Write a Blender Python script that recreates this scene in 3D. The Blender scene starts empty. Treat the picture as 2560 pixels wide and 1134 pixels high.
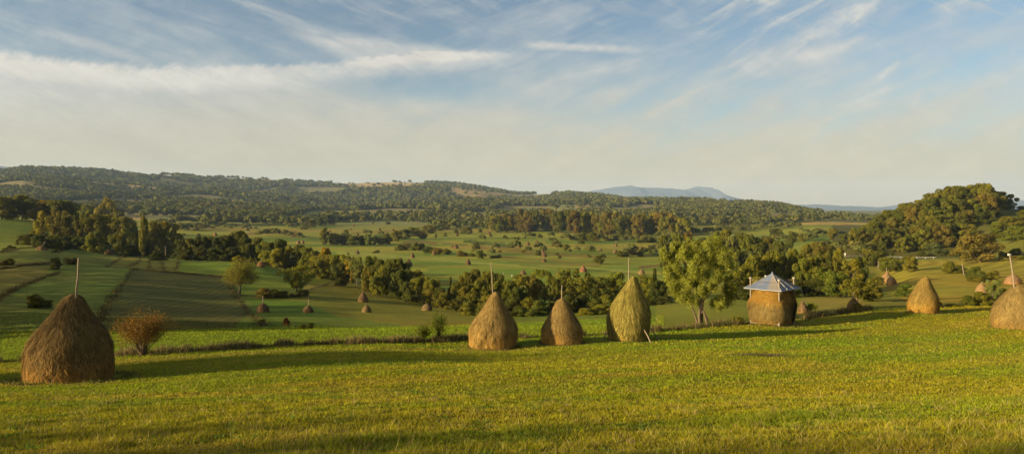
import bpy, math, random
import numpy as np
from mathutils import Vector, Matrix

random.seed(11)
rng = np.random.default_rng(7)
C = bpy.context.scene.collection
F, CX, HY = 1828.0, 1280.0, 520.0          # focal length, centre column and horizon row of the photograph (2560 px wide)
SUN_H = np.array([0.9, 0.436]); SUN_H = SUN_H / np.linalg.norm(SUN_H)   # heading of the sunlight over the ground
SUN_EL = math.radians(13.0)

# ------------------------------------------------------------------ noise
def _h(ix, iy, s):
    n = (ix.astype(np.int64) * 374761393 + iy.astype(np.int64) * 668265263 + s * 974634777) & 0x7fffffff
    n = ((n ^ (n >> 13)) * 1274126177) & 0x7fffffff
    n = ((n ^ (n >> 16)) * 1103515245) & 0x7fffffff
    return (n % 65536) / 65535.0
def vnoise(x, y, s=0):
    x = np.asarray(x, float); y = np.asarray(y, float)
    ix, iy = np.floor(x), np.floor(y)
    fx, fy = x - ix, y - iy
    fx = fx * fx * (3 - 2 * fx); fy = fy * fy * (3 - 2 * fy)
    a, b = _h(ix, iy, s), _h(ix + 1, iy, s)
    c, d = _h(ix, iy + 1, s), _h(ix + 1, iy + 1, s)
    return (a * (1 - fx) + b * fx) * (1 - fy) + (c * (1 - fx) + d * fx) * fy
def fbm(x, y, s=0, o=4):
    t, a, w = 0, 1.0, 0
    for k in range(o):
        t = t + a * vnoise(x * 2 ** k, y * 2 ** k, s + k * 17); w += a; a *= 0.5
    return t / w
def sstep(a, b, x):
    t = np.clip((x - a) / (b - a), 0, 1); return t * t * (3 - 2 * t)
def pchip(xk, yk, x):
    xk = np.asarray(xk, float); yk = np.asarray(yk, float)
    h = np.diff(xk); d = np.diff(yk) / h
    m = np.zeros(len(xk)); m[0], m[-1] = d[0], d[-1]
    for i in range(1, len(xk) - 1):
        if d[i - 1] * d[i] > 0:
            w1, w2 = 2 * h[i] + h[i - 1], h[i] + 2 * h[i - 1]
            m[i] = (w1 + w2) / (w1 / d[i - 1] + w2 / d[i])
    i = np.clip(np.searchsorted(xk, x) - 1, 0, len(h) - 1)
    t = np.clip((x - xk[i]) / h[i], 0, 1); hh = h[i]
    return ((2*t**3 - 3*t**2 + 1) * yk[i] + (t**3 - 2*t**2 + t) * hh * m[i]
            + (-2*t**3 + 3*t**2) * yk[i + 1] + (t**3 - t**2) * hh * m[i + 1])

# ------------------------------------------------------------------ the lie of the land
# per column of the photograph: (distance, row where the ground at that distance appears); 'z' rows give a height instead
NEAR = [(1.0, -1.9), (5, -2.72), (8, -3.28), (12, -4.03), (16, -4.76), (20, -5.47)]
Z = 'z'
COLS = {
 0: [(26,977),(33.5,943),(39,906),(44,890),(62,828),(80,818),(100,760),(120,735),(150,690),(200,632),(260,605),(330,562),(380,545),(500,-14,Z),(700,-12,Z),(1000,540)],
 90: [(26,977),(33.5,940),(40,900),(44,886),(62,828),(80,819),(100,763),(120,737),(150,692),(200,633),(260,607),(330,572),(385,552),(430,552),(500,-14,Z),(700,-14,Z),(1000,541)],
 160: [(26,977),(33.5,939),(40,896),(44,884),(62,828),(80,820),(100,767),(120,739),(150,694),(200,642),(260,622),(300,612),(340,586),(385,562),(430,562),(500,-15,Z),(700,-15,Z),(1000,542)],
 230: [(26,977),(33.5,937),(40.5,894),(44,882),(62,828),(79,821),(100,771),(120,741),(150,697),(200,650),(240,638),(300,622),(340,602),(385,583),(430,583),(500,-18,Z),(700,-18,Z),(1000,543)],
 300: [(26,977),(33,935),(40.5,892),(44,880),(62,828),(78,822),(100,775),(120,742),(150,700),(165,683),(200,660),(240,643),(300,-19.7,Z),(400,-22,Z),(600,-22,Z),(1000,545)],
 600: [(26,977),(33,925),(43,874),(47,862),(65,824),(85,818),(100,795),(120,770),(145,735),(170,703),(200,666),(215,657),(235,-17.5,Z),(260,-20,Z),(350,-25,Z),(450,-27,Z),(600,601),(750,581),(1000,556)],
 760: [(26,977),(33,923),(44,866),(48,855),(66,822),(88,818),(100,800),(130,762),(160,728),(200,695),(230,683),(300,-26,Z),(450,-27.5,Z),(600,602),(780,581),(1000,560)],
 900: [(26,977),(33,922),(46,859),(50,848),(68,819),(92,817),(110,795),(130,772),(160,745),(200,712),(230,698),(300,680),(400,643),(500,622),(620,604),(800,582),(1000,562)],
 1200: [(26,977),(33,924),(40,893),(48,866),(51,848),(55,840),(75,814),(95,808),(115,795),(135,783),(165,768),(200,745),(290,690),(390,650),(510,620),(620,602),(800,582),(1000,566)],
 1500: [(26,977),(33,928),(42,888),(50,854),(54,838),(58,828),(75,808),(95,795),(120,782),(160,765),(200,742),(290,690),(390,650),(520,620),(640,601),(800,580),(1000,562)],
 1650: [(26,978),(33,930),(42,889),(52,845),(57,826),(62,818),(75,803),(95,785),(120,768),(160,745),(200,722),(290,685),(390,655),(520,622),(680,592),(1000,560)],
 1800: [(26,979),(33,931),(45,876),(55,837),(60,818),(66,806),(75,795),(95,770),(115,755),(150,740),(200,715),(260,690),(330,660),(480,620),(650,592),(1000,558)],
 1950: [(26,980),(33,932),(45,878),(57,832),(64,806),(70,795),(85,775),(110,755),(150,730),(200,705),(260,680),(330,655),(450,625),(650,590),(1000,555)],
 2050: [(26,980),(33,933),(45,880),(60,825),(70,790),(78,777),(90,765),(110,750),(150,720),(200,695),(260,670),(330,650),(450,612),(650,580),(1000,553)],
 2140: [(26,980),(33,934),(45,881),(60,826),(72,781),(80,770),(95,756),(120,742),(150,724),(200,697),(260,668),(310,643),(340,630),(400,610),(500,600),(650,585),(1000,556)],
 2200: [(26,980),(33,934),(45,882),(60,826),(74,773),(80,766),(95,752),(120,742),(150,730),(190,712),(240,685),(290,655),(310,645),(340,628),(370,595),(400,567),(430,562),(500,-14,Z),(700,-22,Z),(1000,-20,Z)],
 2300: [(26,980),(33,934),(45,883),(60,826),(71,780),(80,766),(92,757),(120,735),(150,712),(190,690),(240,663),(290,649),(310,645),(340,622),(380,570),(420,532),(440,530),(520,-6,Z),(700,-15,Z),(1000,-18,Z)],
 2400: [(26,980),(33,934),(45,883),(60,822),(71,783),(85,757),(100,745),(130,722),(160,703),(200,680),(250,658),(290,647),(310,643),(330,626),(370,560),(410,517),(430,513),(520,0,Z),(1000,-15,Z)],
 2560: [(26,980),(33,934),(45,880),(60,815),(71,780),(85,755),(110,735),(150,708),(190,680),(230,655),(260,635),(300,600),(340,565),(380,540),(420,526),(450,524),(600,-5,Z),(1000,-12,Z)],
}
PY0 = ([0,300,600,900,1200,1500,1800,2050,2200,2560], None)
RIDGE = ([-700,-300,0,60,170,250,300,450,600,700,800,900,1000,1100,1150,1200,1280,1340,1420,1500,1560,1650,1800,1900,1950,2030,2100,2180,2300,2560,3200],
         [440,430,422,413,421,427,432,438,445,450,455,457,456,456,460,467,483,487,485,491,499,502,504,506,511,530,536,547,537,540,540])
RIDGE_D = ([-700,0,300,600,900,1200,1500,1800,2050,2200,3200], [2900,3100,3300,3800,4200,4000,3000,2500,2000,1800,1800])
GX = np.arange(-700, 3301, 10.0)
GD = np.exp(np.linspace(0, math.log(22000), 900))
def _table():
    keys = sorted(COLS); T = np.zeros((len(keys), len(GD)))
    L = np.log(GD)
    for i, k in enumerate(keys):
        ds, zs = [d for d, _ in NEAR], [z for _, z in NEAR]
        for r in COLS[k]:
            ds.append(r[0]); zs.append(r[1] if len(r) == 3 else (HY - r[1]) * r[0] / F)
        T[i] = pchip(np.log(ds), zs, np.minimum(L, math.log(1000)))
    out = np.zeros((len(GD), len(GX)))
    for j in range(len(GD)):
        out[j] = pchip(keys, T[:, j], np.clip(GX, 0, 2560))
    rp, rd = np.interp(GX, *RIDGE), np.interp(GX, *RIDGE_D)
    j0 = np.searchsorted(GD, 1000)
    p0 = HY - out[j0] * F / GD[j0]
    for j in range(j0, len(GD)):
        d = GD[j]
        s = np.clip(np.log(d / 1000) / np.log(rd / 1000), 0, 1)
        py = p0 + (rp - p0) * (s ** 1.05)
        z = (HY - py) * d / F
        zr = (HY - rp) * rd / F
        k = sstep(0, 1, (d - rd) / 2500)
        out[j] = np.where(d <= rd, z, zr * (1 - k) + k * -25)
    return out
GZ = _table()
def H(x, y, micro=True):
    x = np.asarray(x, float); y = np.asarray(y, float)
    d = np.clip(y, 1.0, GD[-1] * 0.999)
    px = np.clip(CX + F * x / np.maximum(d, 6), GX[0], GX[-1] - 0.01)
    fi = np.log(d) / math.log(22000) * (len(GD) - 1); i = np.clip(fi.astype(int), 0, len(GD) - 2); t = fi - i
    fj = (px - GX[0]) / 10.0; j = np.clip(fj.astype(int), 0, len(GX) - 2); q = fj - j
    z = (GZ[i, j] * (1 - q) + GZ[i, j + 1] * q) * (1 - t) + (GZ[i + 1, j] * (1 - q) + GZ[i + 1, j + 1] * q) * t
    z = z + np.where(y < 1, -0.16 * (np.minimum(y, 1) - 1), 0)
    if micro:
        z = z + (fbm(x / 3.1, y / 3.1, 5, 3) - 0.5) * 0.10 + (fbm(x / 14, y / 14, 9, 2) - 0.5) * 0.25 * sstep(15, 40, y)
        far = sstep(900, 2000, y) * (1 - sstep(6000, 12000, y))
        rdd = np.interp(CX + F * x / np.maximum(d, 6), *RIDGE_D)
        z = z + far * (fbm(x / 520, y / 380, 31, 4) - 0.5) * 85 * sstep(900, 2600, y) * (1 - 0.8 * sstep(0.62, 0.97, y / rdd))
    return z
def gz(x, y): return float(H(np.array([x]), np.array([y]))[0])
def at(px, D):
    x = (px - CX) / F * D
    return (x, D, gz(x, D))
_D = np.exp(np.linspace(math.log(8), math.log(5000), 2400))
def hit(px, py, dmin=8.0):
    """nearest ground point seen at that pixel"""
    x = (px - CX) / F * _D
    r = HY - H(x, _D, False) * F / _D
    ok = np.where((r <= py) & (_D >= dmin))[0]
    D = float(_D[ok[0]]) if len(ok) else 1000.0
    return at(px, D)

# ------------------------------------------------------------------ helpers
def tag(o, label=None, cat=None, group=None, kind=None):
    if label: o['label'] = label
    if cat: o['category'] = cat
    if group: o['group'] = group
    if kind: o['kind'] = kind
    return o
def mesh(name, V, faces, mat, col=None, smooth=False, extra=None):
    me = bpy.data.meshes.new(name)
    V = np.asarray(V, np.float32); me.vertices.add(len(V)); me.vertices.foreach_set('co', V.ravel())
    if not isinstance(faces, list): faces = [faces]
    faces = [np.asarray(f, np.int32) for f in faces if len(f)]
    nl = sum(f.size for f in faces); npoly = sum(len(f) for f in faces)
    me.loops.add(nl); me.polygons.add(npoly)
    me.loops.foreach_set('vertex_index', np.concatenate([f.ravel() for f in faces]))
    st, p = [], 0
    for f in faces:
        st.append(p + np.arange(len(f)) * f.shape[1]); p += f.size
    me.polygons.foreach_set('loop_start', np.concatenate(st).astype(np.int32))
    me.polygons.foreach_set('use_smooth', np.full(npoly, smooth))
    if col is not None:
        a = me.attributes.new('tint', 'FLOAT_COLOR', 'POINT')
        c = np.ones((len(V), 4), np.float32); c[:, :col.shape[1]] = col
        a.data.foreach_set('color', c.ravel())
    for k, v in (extra or {}).items():
        me.attributes.new(k, 'FLOAT', 'POINT').data.foreach_set('value', np.asarray(v, np.float32))
    me.update(calc_edges=True)
    if mat: me.materials.append(mat)
    return me
def obj(name, me, parent=None, loc=(0, 0, 0), rz=0.0, scale=None):
    o = bpy.data.objects.new(name, me); C.objects.link(o)
    o.location = loc; o.rotation_euler = (0, 0, rz)
    if scale is not None: o.scale = scale
    if parent: o.parent = parent
    return o
def empty(name, loc, rz=0.0, scale=None):
    o = obj(name, None, None, loc, rz, scale); o.empty_display_size = 0.3; return o
class MB:
    """collects tubes and boxes into one mesh"""
    def __init__(s): s.V, s.F, s.C, s.n = [], {}, [], 0
    def add(s, V, F, c=(1, 1, 1)):
        V = np.asarray(V, float); F = np.asarray(F, int)
        s.V.append(V); s.F.setdefault(F.shape[1], []).append(F + s.n); s.n += len(V)
        c = np.asarray(c, float); s.C.append(np.tile(c, (len(V), 1)) if c.ndim == 1 else c)
    def tube(s, pts, rad, n=7, c=(1, 1, 1), cap=True):
        pts = np.asarray(pts, float); rad = np.broadcast_to(rad, (len(pts),))
        V = []
        for i, p in enumerate(pts):
            t = pts[min(i + 1, len(pts) - 1)] - pts[max(i - 1, 0)]; t = t / (np.linalg.norm(t) + 1e-9)
            a = np.cross(t, (0.31, 0.87, 0.11) if abs(t[1]) < 0.9 else (1, 0, 0)); a /= np.linalg.norm(a); b = np.cross(t, a)
            th = np.arange(n) / n * 2 * math.pi
            V.append(p + rad[i] * (np.cos(th)[:, None] * a + np.sin(th)[:, None] * b))
        m = len(pts); idx = np.arange(n)
        F = np.concatenate([np.stack([i*n+idx, i*n+(idx+1) % n, (i+1)*n+(idx+1) % n, (i+1)*n+idx], 1) for i in range(m - 1)])
        s.add(np.concatenate(V), F, c)
        if cap:
            k = s.n - m * n
            V = np.concatenate([pts[-1:], s.V[-1][-n:]])
            s.add(V, np.stack([np.zeros(n, int), 1 + idx, 1 + (idx + 1) % n], 1), c)
    def box(s, c0, half, rz=0.0, c=(1, 1, 1)):
        g = np.array([(x, y, z) for z in (-1, 1) for y in (-1, 1) for x in (-1, 1)], float) * half
        R = np.array([[math.cos(rz), -math.sin(rz), 0], [math.sin(rz), math.cos(rz), 0], [0, 0, 1]])
        s.add(g @ R.T + c0, [(0,2,3,1),(4,5,7,6),(0,1,5,4),(2,6,7,3),(0,4,6,2),(1,3,7,5)], c)
    def mesh(s, name, mat, smooth=False):
        return mesh(name, np.concatenate(s.V), [np.concatenate(f) for f in s.F.values()], mat, np.concatenate(s.C), smooth)

# ------------------------------------------------------------------ node helpers
class E:
    nt = None
    def __init__(s, sock): s.s = sock
    @staticmethod
    def op(kind, *a, clamp=False):
        n = E.nt.nodes.new('ShaderNodeMath'); n.operation = kind; n.use_clamp = clamp
        for i, v in enumerate(a):
            if isinstance(v, E): E.nt.links.new(v.s, n.inputs[i])
            else: n.inputs[i].default_value = float(v)
        return E(n.outputs[0])
    def __add__(s, o): return E.op('ADD', s, o)
    __radd__ = __add__
    def __sub__(s, o): return E.op('SUBTRACT', s, o)
    def __rsub__(s, o): return E.op('SUBTRACT', o, s)
    def __mul__(s, o): return E.op('MULTIPLY', s, o)
    __rmul__ = __mul__
    def __truediv__(s, o): return E.op('DIVIDE', s, o)
def emax(a, b): return E.op('MAXIMUM', a, b)
def emin(a, b): return E.op('MINIMUM', a, b)
def eabs(a): return E.op('ABSOLUTE', a)
def esm(x, a, b, lo=0.0, hi=1.0):
    n = E.nt.nodes.new('ShaderNodeMapRange'); n.interpolation_type = 'SMOOTHSTEP'
    E.nt.links.new(x.s, n.inputs[0])
    for i, v in enumerate((a, b, lo, hi)): n.inputs[i + 1].default_value = v
    return E(n.outputs[0])
def evec(x, y, z=0.0):
    n = E.nt.nodes.new('ShaderNodeCombineXYZ')
    for i, v in enumerate((x, y, z)):
        if isinstance(v, E): E.nt.links.new(v.s, n.inputs[i])
        else: n.inputs[i].default_value = v
    return E(n.outputs[0])
def enoise(v, scale=1.0, detail=4.0, rough=0.55, dist=0.0):
    n = E.nt.nodes.new('ShaderNodeTexNoise'); n.inputs['Scale'].default_value = scale
    n.inputs['Detail'].default_value = detail; n.inputs['Roughness'].default_value = rough; n.inputs['Distortion'].default_value = dist
    if v is not None: E.nt.links.new(v.s, n.inputs['Vector'])
    return E(n.outputs['Fac'])
def emix(f, a, b, mode='MIX'):
    n = E.nt.nodes.new('ShaderNodeMix'); n.data_type = 'RGBA'; n.blend_type = mode; n.clamp_factor = True
    for v, sk in ((f, n.inputs[0]), (a, n.inputs[6]), (b, n.inputs[7])):
        if isinstance(v, E): E.nt.links.new(v.s, sk)
        elif isinstance(v, (int, float)): sk.default_value = v
        else: sk.default_value = (*v, 1)
    return E(n.outputs[2])
def escale(col, k):
    n = E.nt.nodes.new('ShaderNodeVectorMath'); n.operation = 'SCALE'
    E.nt.links.new(col.s, n.inputs[0])
    if isinstance(k, E): E.nt.links.new(k.s, n.inputs['Scale'])
    else: n.inputs['Scale'].default_value = k
    return E(n.outputs[0])
def attr(name, out='Color'):
    n = E.nt.nodes.new('ShaderNodeAttribute'); n.attribute_name = name; return E(n.outputs[out])
def objcoord():
    return E(E.nt.nodes.new('ShaderNodeTexCoord').outputs['Object'])
def newmat(name):
    m = bpy.data.materials.new(name); m.use_nodes = True; m.node_tree.nodes.clear(); E.nt = m.node_tree
    out = m.node_tree.nodes.new('ShaderNodeOutputMaterial')
    return m, out
def bsdf(out, col, rough=0.9, normal=None, trans=0.0, spec=0.2, metal=0.0, tcol=None):
    nt = E.nt; b = nt.nodes.new('ShaderNodeBsdfPrincipled')
    b.inputs['Specular IOR Level'].default_value = spec; b.inputs['Metallic'].default_value = metal
    if isinstance(rough, E): nt.links.new(rough.s, b.inputs['Roughness'])
    else: b.inputs['Roughness'].default_value = rough
    if isinstance(col, E): nt.links.new(col.s, b.inputs['Base Color'])
    else: b.inputs['Base Color'].default_value = (*col, 1)
    if normal: nt.links.new(normal.s, b.inputs['Normal'])
    sh = b.outputs[0]
    if trans:
        t = nt.nodes.new('ShaderNodeBsdfTranslucent'); nt.links.new((tcol or col).s, t.inputs[0])
        mx = nt.nodes.new('ShaderNodeMixShader'); mx.inputs[0].default_value = trans
        nt.links.new(sh, mx.inputs[1]); nt.links.new(t.outputs[0], mx.inputs[2]); sh = mx.outputs[0]
    nt.links.new(sh, out.inputs['Surface'])
def bump(height, strength=0.5, dist=0.1):
    n = E.nt.nodes.new('ShaderNodeBump'); n.inputs['Strength'].default_value = strength; n.inputs['Distance'].default_value = dist
    E.nt.links.new(height.s, n.inputs['Height']); return E(n.outputs[0])

# ------------------------------------------------------------------ materials
def mat_ground():
    m, out = newmat('meadow_ground')
    co = objcoord()
    c = attr('tint'); a = attr('tint', 'Alpha'); ph = attr('phase', 'Fac')
    n1 = enoise(co, 0.9, 8, 0.7); n2 = enoise(co, 0.07, 5, 0.6); n3 = enoise(co, 7.0, 4, 0.65)
    stripe = E.op('SINE', ph * 6.2832 + n2 * 5.0)
    n4 = enoise(co, 0.3, 6, 0.65)
    k = 0.10 + n1 * 0.5 + n2 * 0.35 + n3 * 0.35 + n4 * 0.5
    k = k * (1.0 + stripe * a * 0.35)
    c = escale(c, k)
    dry = esm(n1 * 0.55 + n2 * 0.45, 0.52, 0.66)
    c = emix(dry * 0.22, c, (0.19, 0.14, 0.035))
    bsdf(out, c, 0.95, bump(n1 * 0.7 + n3 * 0.35, 1.0, 0.5), spec=0.05)
    return m
def mat_leaf():
    m, out = newmat('leaves')
    oi = E(E.nt.nodes.new('ShaderNodeObjectInfo').outputs['Color'])
    c = emix(1.0, oi, attr('tint'), 'MULTIPLY')
    bsdf(out, c, 0.7, trans=0.34, spec=0.12, tcol=emix(1.0, c, (1.15, 1.1, 0.5), 'MULTIPLY'))
    return m
def mat_tint(name, rough=0.9, trans=0.0, spec=0.1, noise=0.0, scale=6.0):
    m, out = newmat(name)
    c = attr('tint')
    if noise: c = escale(c, (1 - noise) + enoise(objcoord(), scale, 6, 0.65) * 2 * noise)
    bsdf(out, c, rough, trans=trans, spec=spec)
    return m
def mat_bark():
    m, out = newmat('bark')
    co = objcoord(); n = enoise(co, 9, 5, 0.6)
    bsdf(out, emix(n, (0.06, 0.045, 0.03), (0.16, 0.118, 0.074)), 0.95, bump(n, 0.6, 0.05), spec=0.05)
    return m
def mat_hay():
    m, out = newmat('hay')
    oi = E(E.nt.nodes.new('ShaderNodeObjectInfo').outputs['Color'])
    co = objcoord(); n = enoise(co, 3.0, 8, 0.7); n2 = enoise(co, 0.9, 4, 0.6)
    c = emix(1.0, oi, attr('tint'), 'MULTIPLY')
    bsdf(out, escale(c, 0.25 + n * 0.75 + n2 * 0.75), 0.95, spec=0.06, trans=0.08)
    return m
def mat_wood():
    m, out = newmat('weathered_wood')
    n = enoise(objcoord(), 14, 6, 0.6)
    bsdf(out, emix(n, (0.13, 0.10, 0.065), (0.28, 0.22, 0.15)), 0.85, bump(n, 0.4, 0.02), spec=0.1)
    return m
def mat_tin():
    m, out = newmat('tin_roof')
    co = objcoord(); n = enoise(co, 1.6, 5, 0.6); n2 = enoise(co, 12, 4, 0.6)
    c = emix(1.0, attr('tint'), emix(n, (0.7, 0.7, 0.72), (1.15, 1.15, 1.15)), 'MULTIPLY')
    c = emix(esm(n2 + n, 1.12, 1.3) * 0.6, c, (0.26, 0.16, 0.09))
    bsdf(out, c, 0.55, bump(n2, 0.15, 0.02), spec=0.4, metal=0.15)
    return m
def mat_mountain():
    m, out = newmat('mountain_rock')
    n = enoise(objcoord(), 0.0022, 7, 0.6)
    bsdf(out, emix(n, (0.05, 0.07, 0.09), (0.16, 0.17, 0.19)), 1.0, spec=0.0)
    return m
M = dict(ground=mat_ground(), leaf=mat_leaf(), bark=mat_bark(), hay=mat_hay(), wood=mat_wood(), tin=mat_tin(), mountain=mat_mountain(),
         grass=mat_tint('grass_blades', 0.8, 0.35, 0.03), forest=mat_tint('forest_leaves', 0.9, 0.12, 0.0),
         plain=mat_tint('painted_surface', 0.8, 0, 0.2, 0.25, 4.0))

# ------------------------------------------------------------------ field colours
def inpoly(px, py, poly):
    poly = np.asarray(poly, float); r = np.zeros(px.shape, bool); j = len(poly) - 1
    for i in range(len(poly)):
        xi, yi = poly[i]; xj, yj = poly[j]
        c = ((yi > py) != (yj > py)) & (px < (xj - xi) * (py - yi) / (yj - yi + 1e-12) + xi)
        r ^= c; j = i
    return r
EDGE = ([-900,0,290,600,900,1170,1480,1650,1850,2000,2200,2330,2480,2560,3400], [37,39,40.5,43,46,51,54,57,63,67,74.5,79,84,86,97])
TAN = [[(820,455),(900,453),(1000,453),(1045,460),(1045,468),(960,473),(880,471),(830,463)],
       [(1110,475),(1180,472),(1270,486),(1310,493),(1200,493),(1130,489)], [(590,440),(700,447),(700,454),(600,450)],
       [(380,437),(450,440),(440,447),(385,445)], [(700,458),(775,462),(760,467)], [(140,446),(200,450),(280,463),(400,470),(380,473),(240,469),(160,457)],
       [(500,499),(560,497),(570,501),(510,504)], [(505,521),(575,519),(570,527),(510,527)], [(600,470),(690,468),(690,472),(610,474)],
       [(1560,492),(1600,495),(1590,500),(1550,500)], [(1440,522),(1475,518),(1480,532),(1440,534)], [(300,512),(400,516),(390,520),(300,516)],
       [(1790,507),(1870,520),(1880,527),(1800,517)], [(2000,555),(2180,552),(2185,560),(2010,562)], [(290,538),(360,543),(350,550),(290,546)]]
LAWN = [[(285,424),(360,430),(400,438),(380,442),(300,433)], [(705,546),(760,535),(800,526),(880,527),(897,534),(800,547),(720,557)],
        [(370,547),(470,544),(560,548),(640,550),(700,560),(620,570),(480,562),(380,560)], [(1030,515),(1105,515),(1112,521),(1040,522)],
        [(1370,523),(1440,522),(1440,538),(1380,540)], [(840,552),(1000,548),(1180,552),(1250,556),(1180,566),(840,570)],
        [(1870,566),(2000,564),(2010,574),(1880,578)], [(1900,535),(2010,540),(2010,547),(1900,545)], [(2060,528),(2180,540),(2180,545),(2050,540)],
        [(1960,575),(2120,572),(2130,590),(1960,596)], [(100,506),(160,506),(150,512),(100,511)]]
for _p in TAN + LAWN:
    _c = sum(b for a, b in _p) / len(_p)
    _p[:] = [(a, _c + (b - _c) * 1.35) for a, b in _p]
DK, PL, BR = (0.055, 0.055, 0.024), (0.24, 0.24, 0.085), (0.17, 0.115, 0.055)
LINES = [([(-60,790),(0,742),(60,713),(120,690),(150,680)], 3.5, DK), ([(0,672),(60,664),(130,658)], 2.5, DK), ([(240,806),(285,737),(331,673)], 3.5, DK), ([(331,674),(450,682),(575,693)], 2.5, DK), ([(265,668),(300,646),(316,639)], 3, DK),
         ([(352,642),(346,656),(318,668)], 2.5, DK), ([(374,644),(372,672)], 2.5, DK), ([(402,650),(410,676)], 2.5, DK), ([(446,655),(436,680)], 2.5, DK), ([(572,693),(592,745),(655,816)], 3, DK), ([(0,630),(60,620),(110,619)], 2, DK),
         ([(845,632),(1000,641),(1150,653),(1300,665),(1450,671),(1650,682)], 5, PL), ([(1180,634),(1300,646),(1420,654),(1490,656)], 2.2, BR), ([(1220,628),(1350,636),(1480,643)], 2.2, BR), ([(1260,650),(1400,662),(1500,664)], 1.8, BR), ([(1180,619),(1350,630),(1500,641)], 1.8, BR),
         ([(1010,606),(1060,604),(1090,610)], 5, BR), ([(600,586),(680,582),(740,579)], 4, BR), ([(880,583),(960,578),(1040,574)], 2, BR), ([(860,571),(960,562),(1040,556)], 1.6, BR), ([(420,588),(540,584),(620,577)], 2.5, PL), ([(1300,663),(1500,676),(1640,690)], 2, (.10,.13,.035)), ([(1080,604),(1200,616),(1300,622)], 2.5, BR),
         ([(1600,668),(1660,662),(1690,664)], 6, BR), ([(780,723),(830,706),(870,700)], 2.5, DK), ([(600,738),(700,745),(780,722)], 2, DK), ([(2230,752),(2330,748),(2440,744)], 2, DK), ([(1650,640),(1550,628),(1440,612)], 1.5, BR)]
def ground_colour(x, y, z):
    D = np.maximum(y, 1.0); px = CX + F * x / np.maximum(D, 6); py = HY - F * z / D
    n = y.shape
    nz = fbm(x / 9, y / 9, 3, 4); nl = fbm(x / 60, y / 60, 8, 3)
    col = np.zeros(n + (3,)); amp = np.zeros(n); ph = np.zeros(n)
    wx = px + (fbm(x / 8, y / 8, 51, 3) - 0.5) * 14 * np.clip(120 / D, 0.15, 1); wy = py + (fbm(x / 8, y / 8, 77, 3) - 0.5) * 5
    def put(mask, c, a=0.0, p=None):
        col[mask] = c
        amp[mask] = a
        if p is not None: ph[mask] = p[mask]
    ed = np.interp(px, *EDGE)
    along = x * SUN_H[0] + y * SUN_H[1]; across = -x * SUN_H[1] + y * SUN_H[0]
    # open valley: long strips of meadow, hay and stubble
    q = np.log(D) * 1.0 - 0.16 * (x / D) + (fbm(x / 300, y / 300, 61, 2) - 0.5) * 0.05
    b = np.floor(q * 17); hsh = _h(b, np.floor((x / D) * 2.6 + _h(b, b * 0, 5) * 3), 3)
    pal = np.array([(0.15,0.16,0.042),(0.20,0.19,0.052),(0.105,0.135,0.036),(0.215,0.17,0.062),(0.165,0.172,0.045),(0.125,0.135,0.038),(0.205,0.185,0.054),(0.13,0.16,0.042)])
    pal = pal * np.array((1.15, 1.18, 1.05))
    col[:] = pal[(hsh * 7.99).astype(int)]
    amp[:] = 0.25; ph[:] = q * 90
    # hedgeless left slope
    put((px < 660) & (D < 300), (0.145,0.165,0.052))
    P = lambda poly, d0, d1: inpoly(wx, wy, poly) & (D > d0) & (D < d1)
    put(P([(-900,560),(85,548),(90,606),(-900,612)], 215, 420), (0.10,0.125,0.03), 0.15, y / 3)
    put(P([(-900,665),(20,655),(130,650),(118,682),(40,722),(0,735),(-900,780)], 75, 260), (0.18,0.155,0.06), 0.2, x / 2)
    put(P([(265,668),(310,640),(455,653),(445,682),(330,674)], 110, 260), (0.165,0.155,0.05), 0.8, x / 4.2)
    put(P([(445,654),(640,655),(730,690),(735,740),(600,742),(572,692),(450,684)], 100, 260), (0.15,0.185,0.038), 0.1, x / 2)
    put(P([(245,800),(330,673),(440,682),(572,692),(590,742),(655,816),(640,824),(236,828)], 70, 220), (0.105,0.098,0.045), 0.28, (x + 0.22 * y) / 1.5)
    # hollow with the small stacks
    put(P([(585,818),(640,770),(610,745),(670,738),(780,722),(860,700),(950,712),(1100,758),(1215,790),(1215,816),(900,819)], 75, 240), (0.165,0.15,0.038), 0.5, (y - 0.5 * x) / 3.2)
    put(P([(585,818),(640,770),(610,745),(760,755),(840,790),(1000,812),(1000,819)], 75, 190), (0.105,0.145,0.032), 0.1, y / 2)
    put((px > 1215) & (px < 1640) & (D < 240) & (D > ed), (0.125,0.15,0.035))
    # meadow behind the willow and the hay shelter
    put((px >= 1640) & (D < 240) & (D > ed), (0.165,0.165,0.04), 0.2, y / 3)
    put(P([(1990,790),(2000,745),(2120,735),(2170,760),(2170,780)], 70, 160), (0.20,0.17,0.06))
    put(P([(2170,700),(2230,662),(2330,648),(2700,645),(2700,760),(2300,757),(2225,738)], 90, 305), (0.26,0.205,0.045), 0.5, (np.hypot(x - 30, y - 330)) / 5.5)
    put((px > 2080) & (D > 305) & (D < 900), (0.10,0.095,0.035))
    put(P([(2440,610),(2700,590),(2700,640),(2480,640)], 240, 360), (0.15,0.14,0.04), 0.4, y / 4)
    # bright strip beyond the field edge
    put((D > ed) & P([(-900,915),(0,906),(290,895),(600,876),(900,861),(1170,850),(1480,840),(1665,828),(1665,808),(1500,812),(1180,816),(900,818),(600,820),(300,826),(0,829),(-900,834)], 30, 96),
        (0.155,0.178,0.03), 0.12, across / 1.5)
    # mown foreground
    fore = D <= ed
    base = np.array((0.205, 0.198, 0.022)); lush = np.array((0.160, 0.192, 0.020)); dry = np.array((0.27, 0.215, 0.05))
    g = fbm(along / 9, across / 2.2, 13, 4)
    cf = base + (lush - base) * sstep(0.48, 0.62, g)[..., None]
    cf = cf + (dry - cf) * (sstep(0.56, 0.72, fbm(along / 7 + 40, across / 1.5, 19, 4)) * 0.5)[..., None]
    col[fore] = cf[fore]; amp[fore] = 0.12; ph[fore] = (across / 1.9)[fore]
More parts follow.
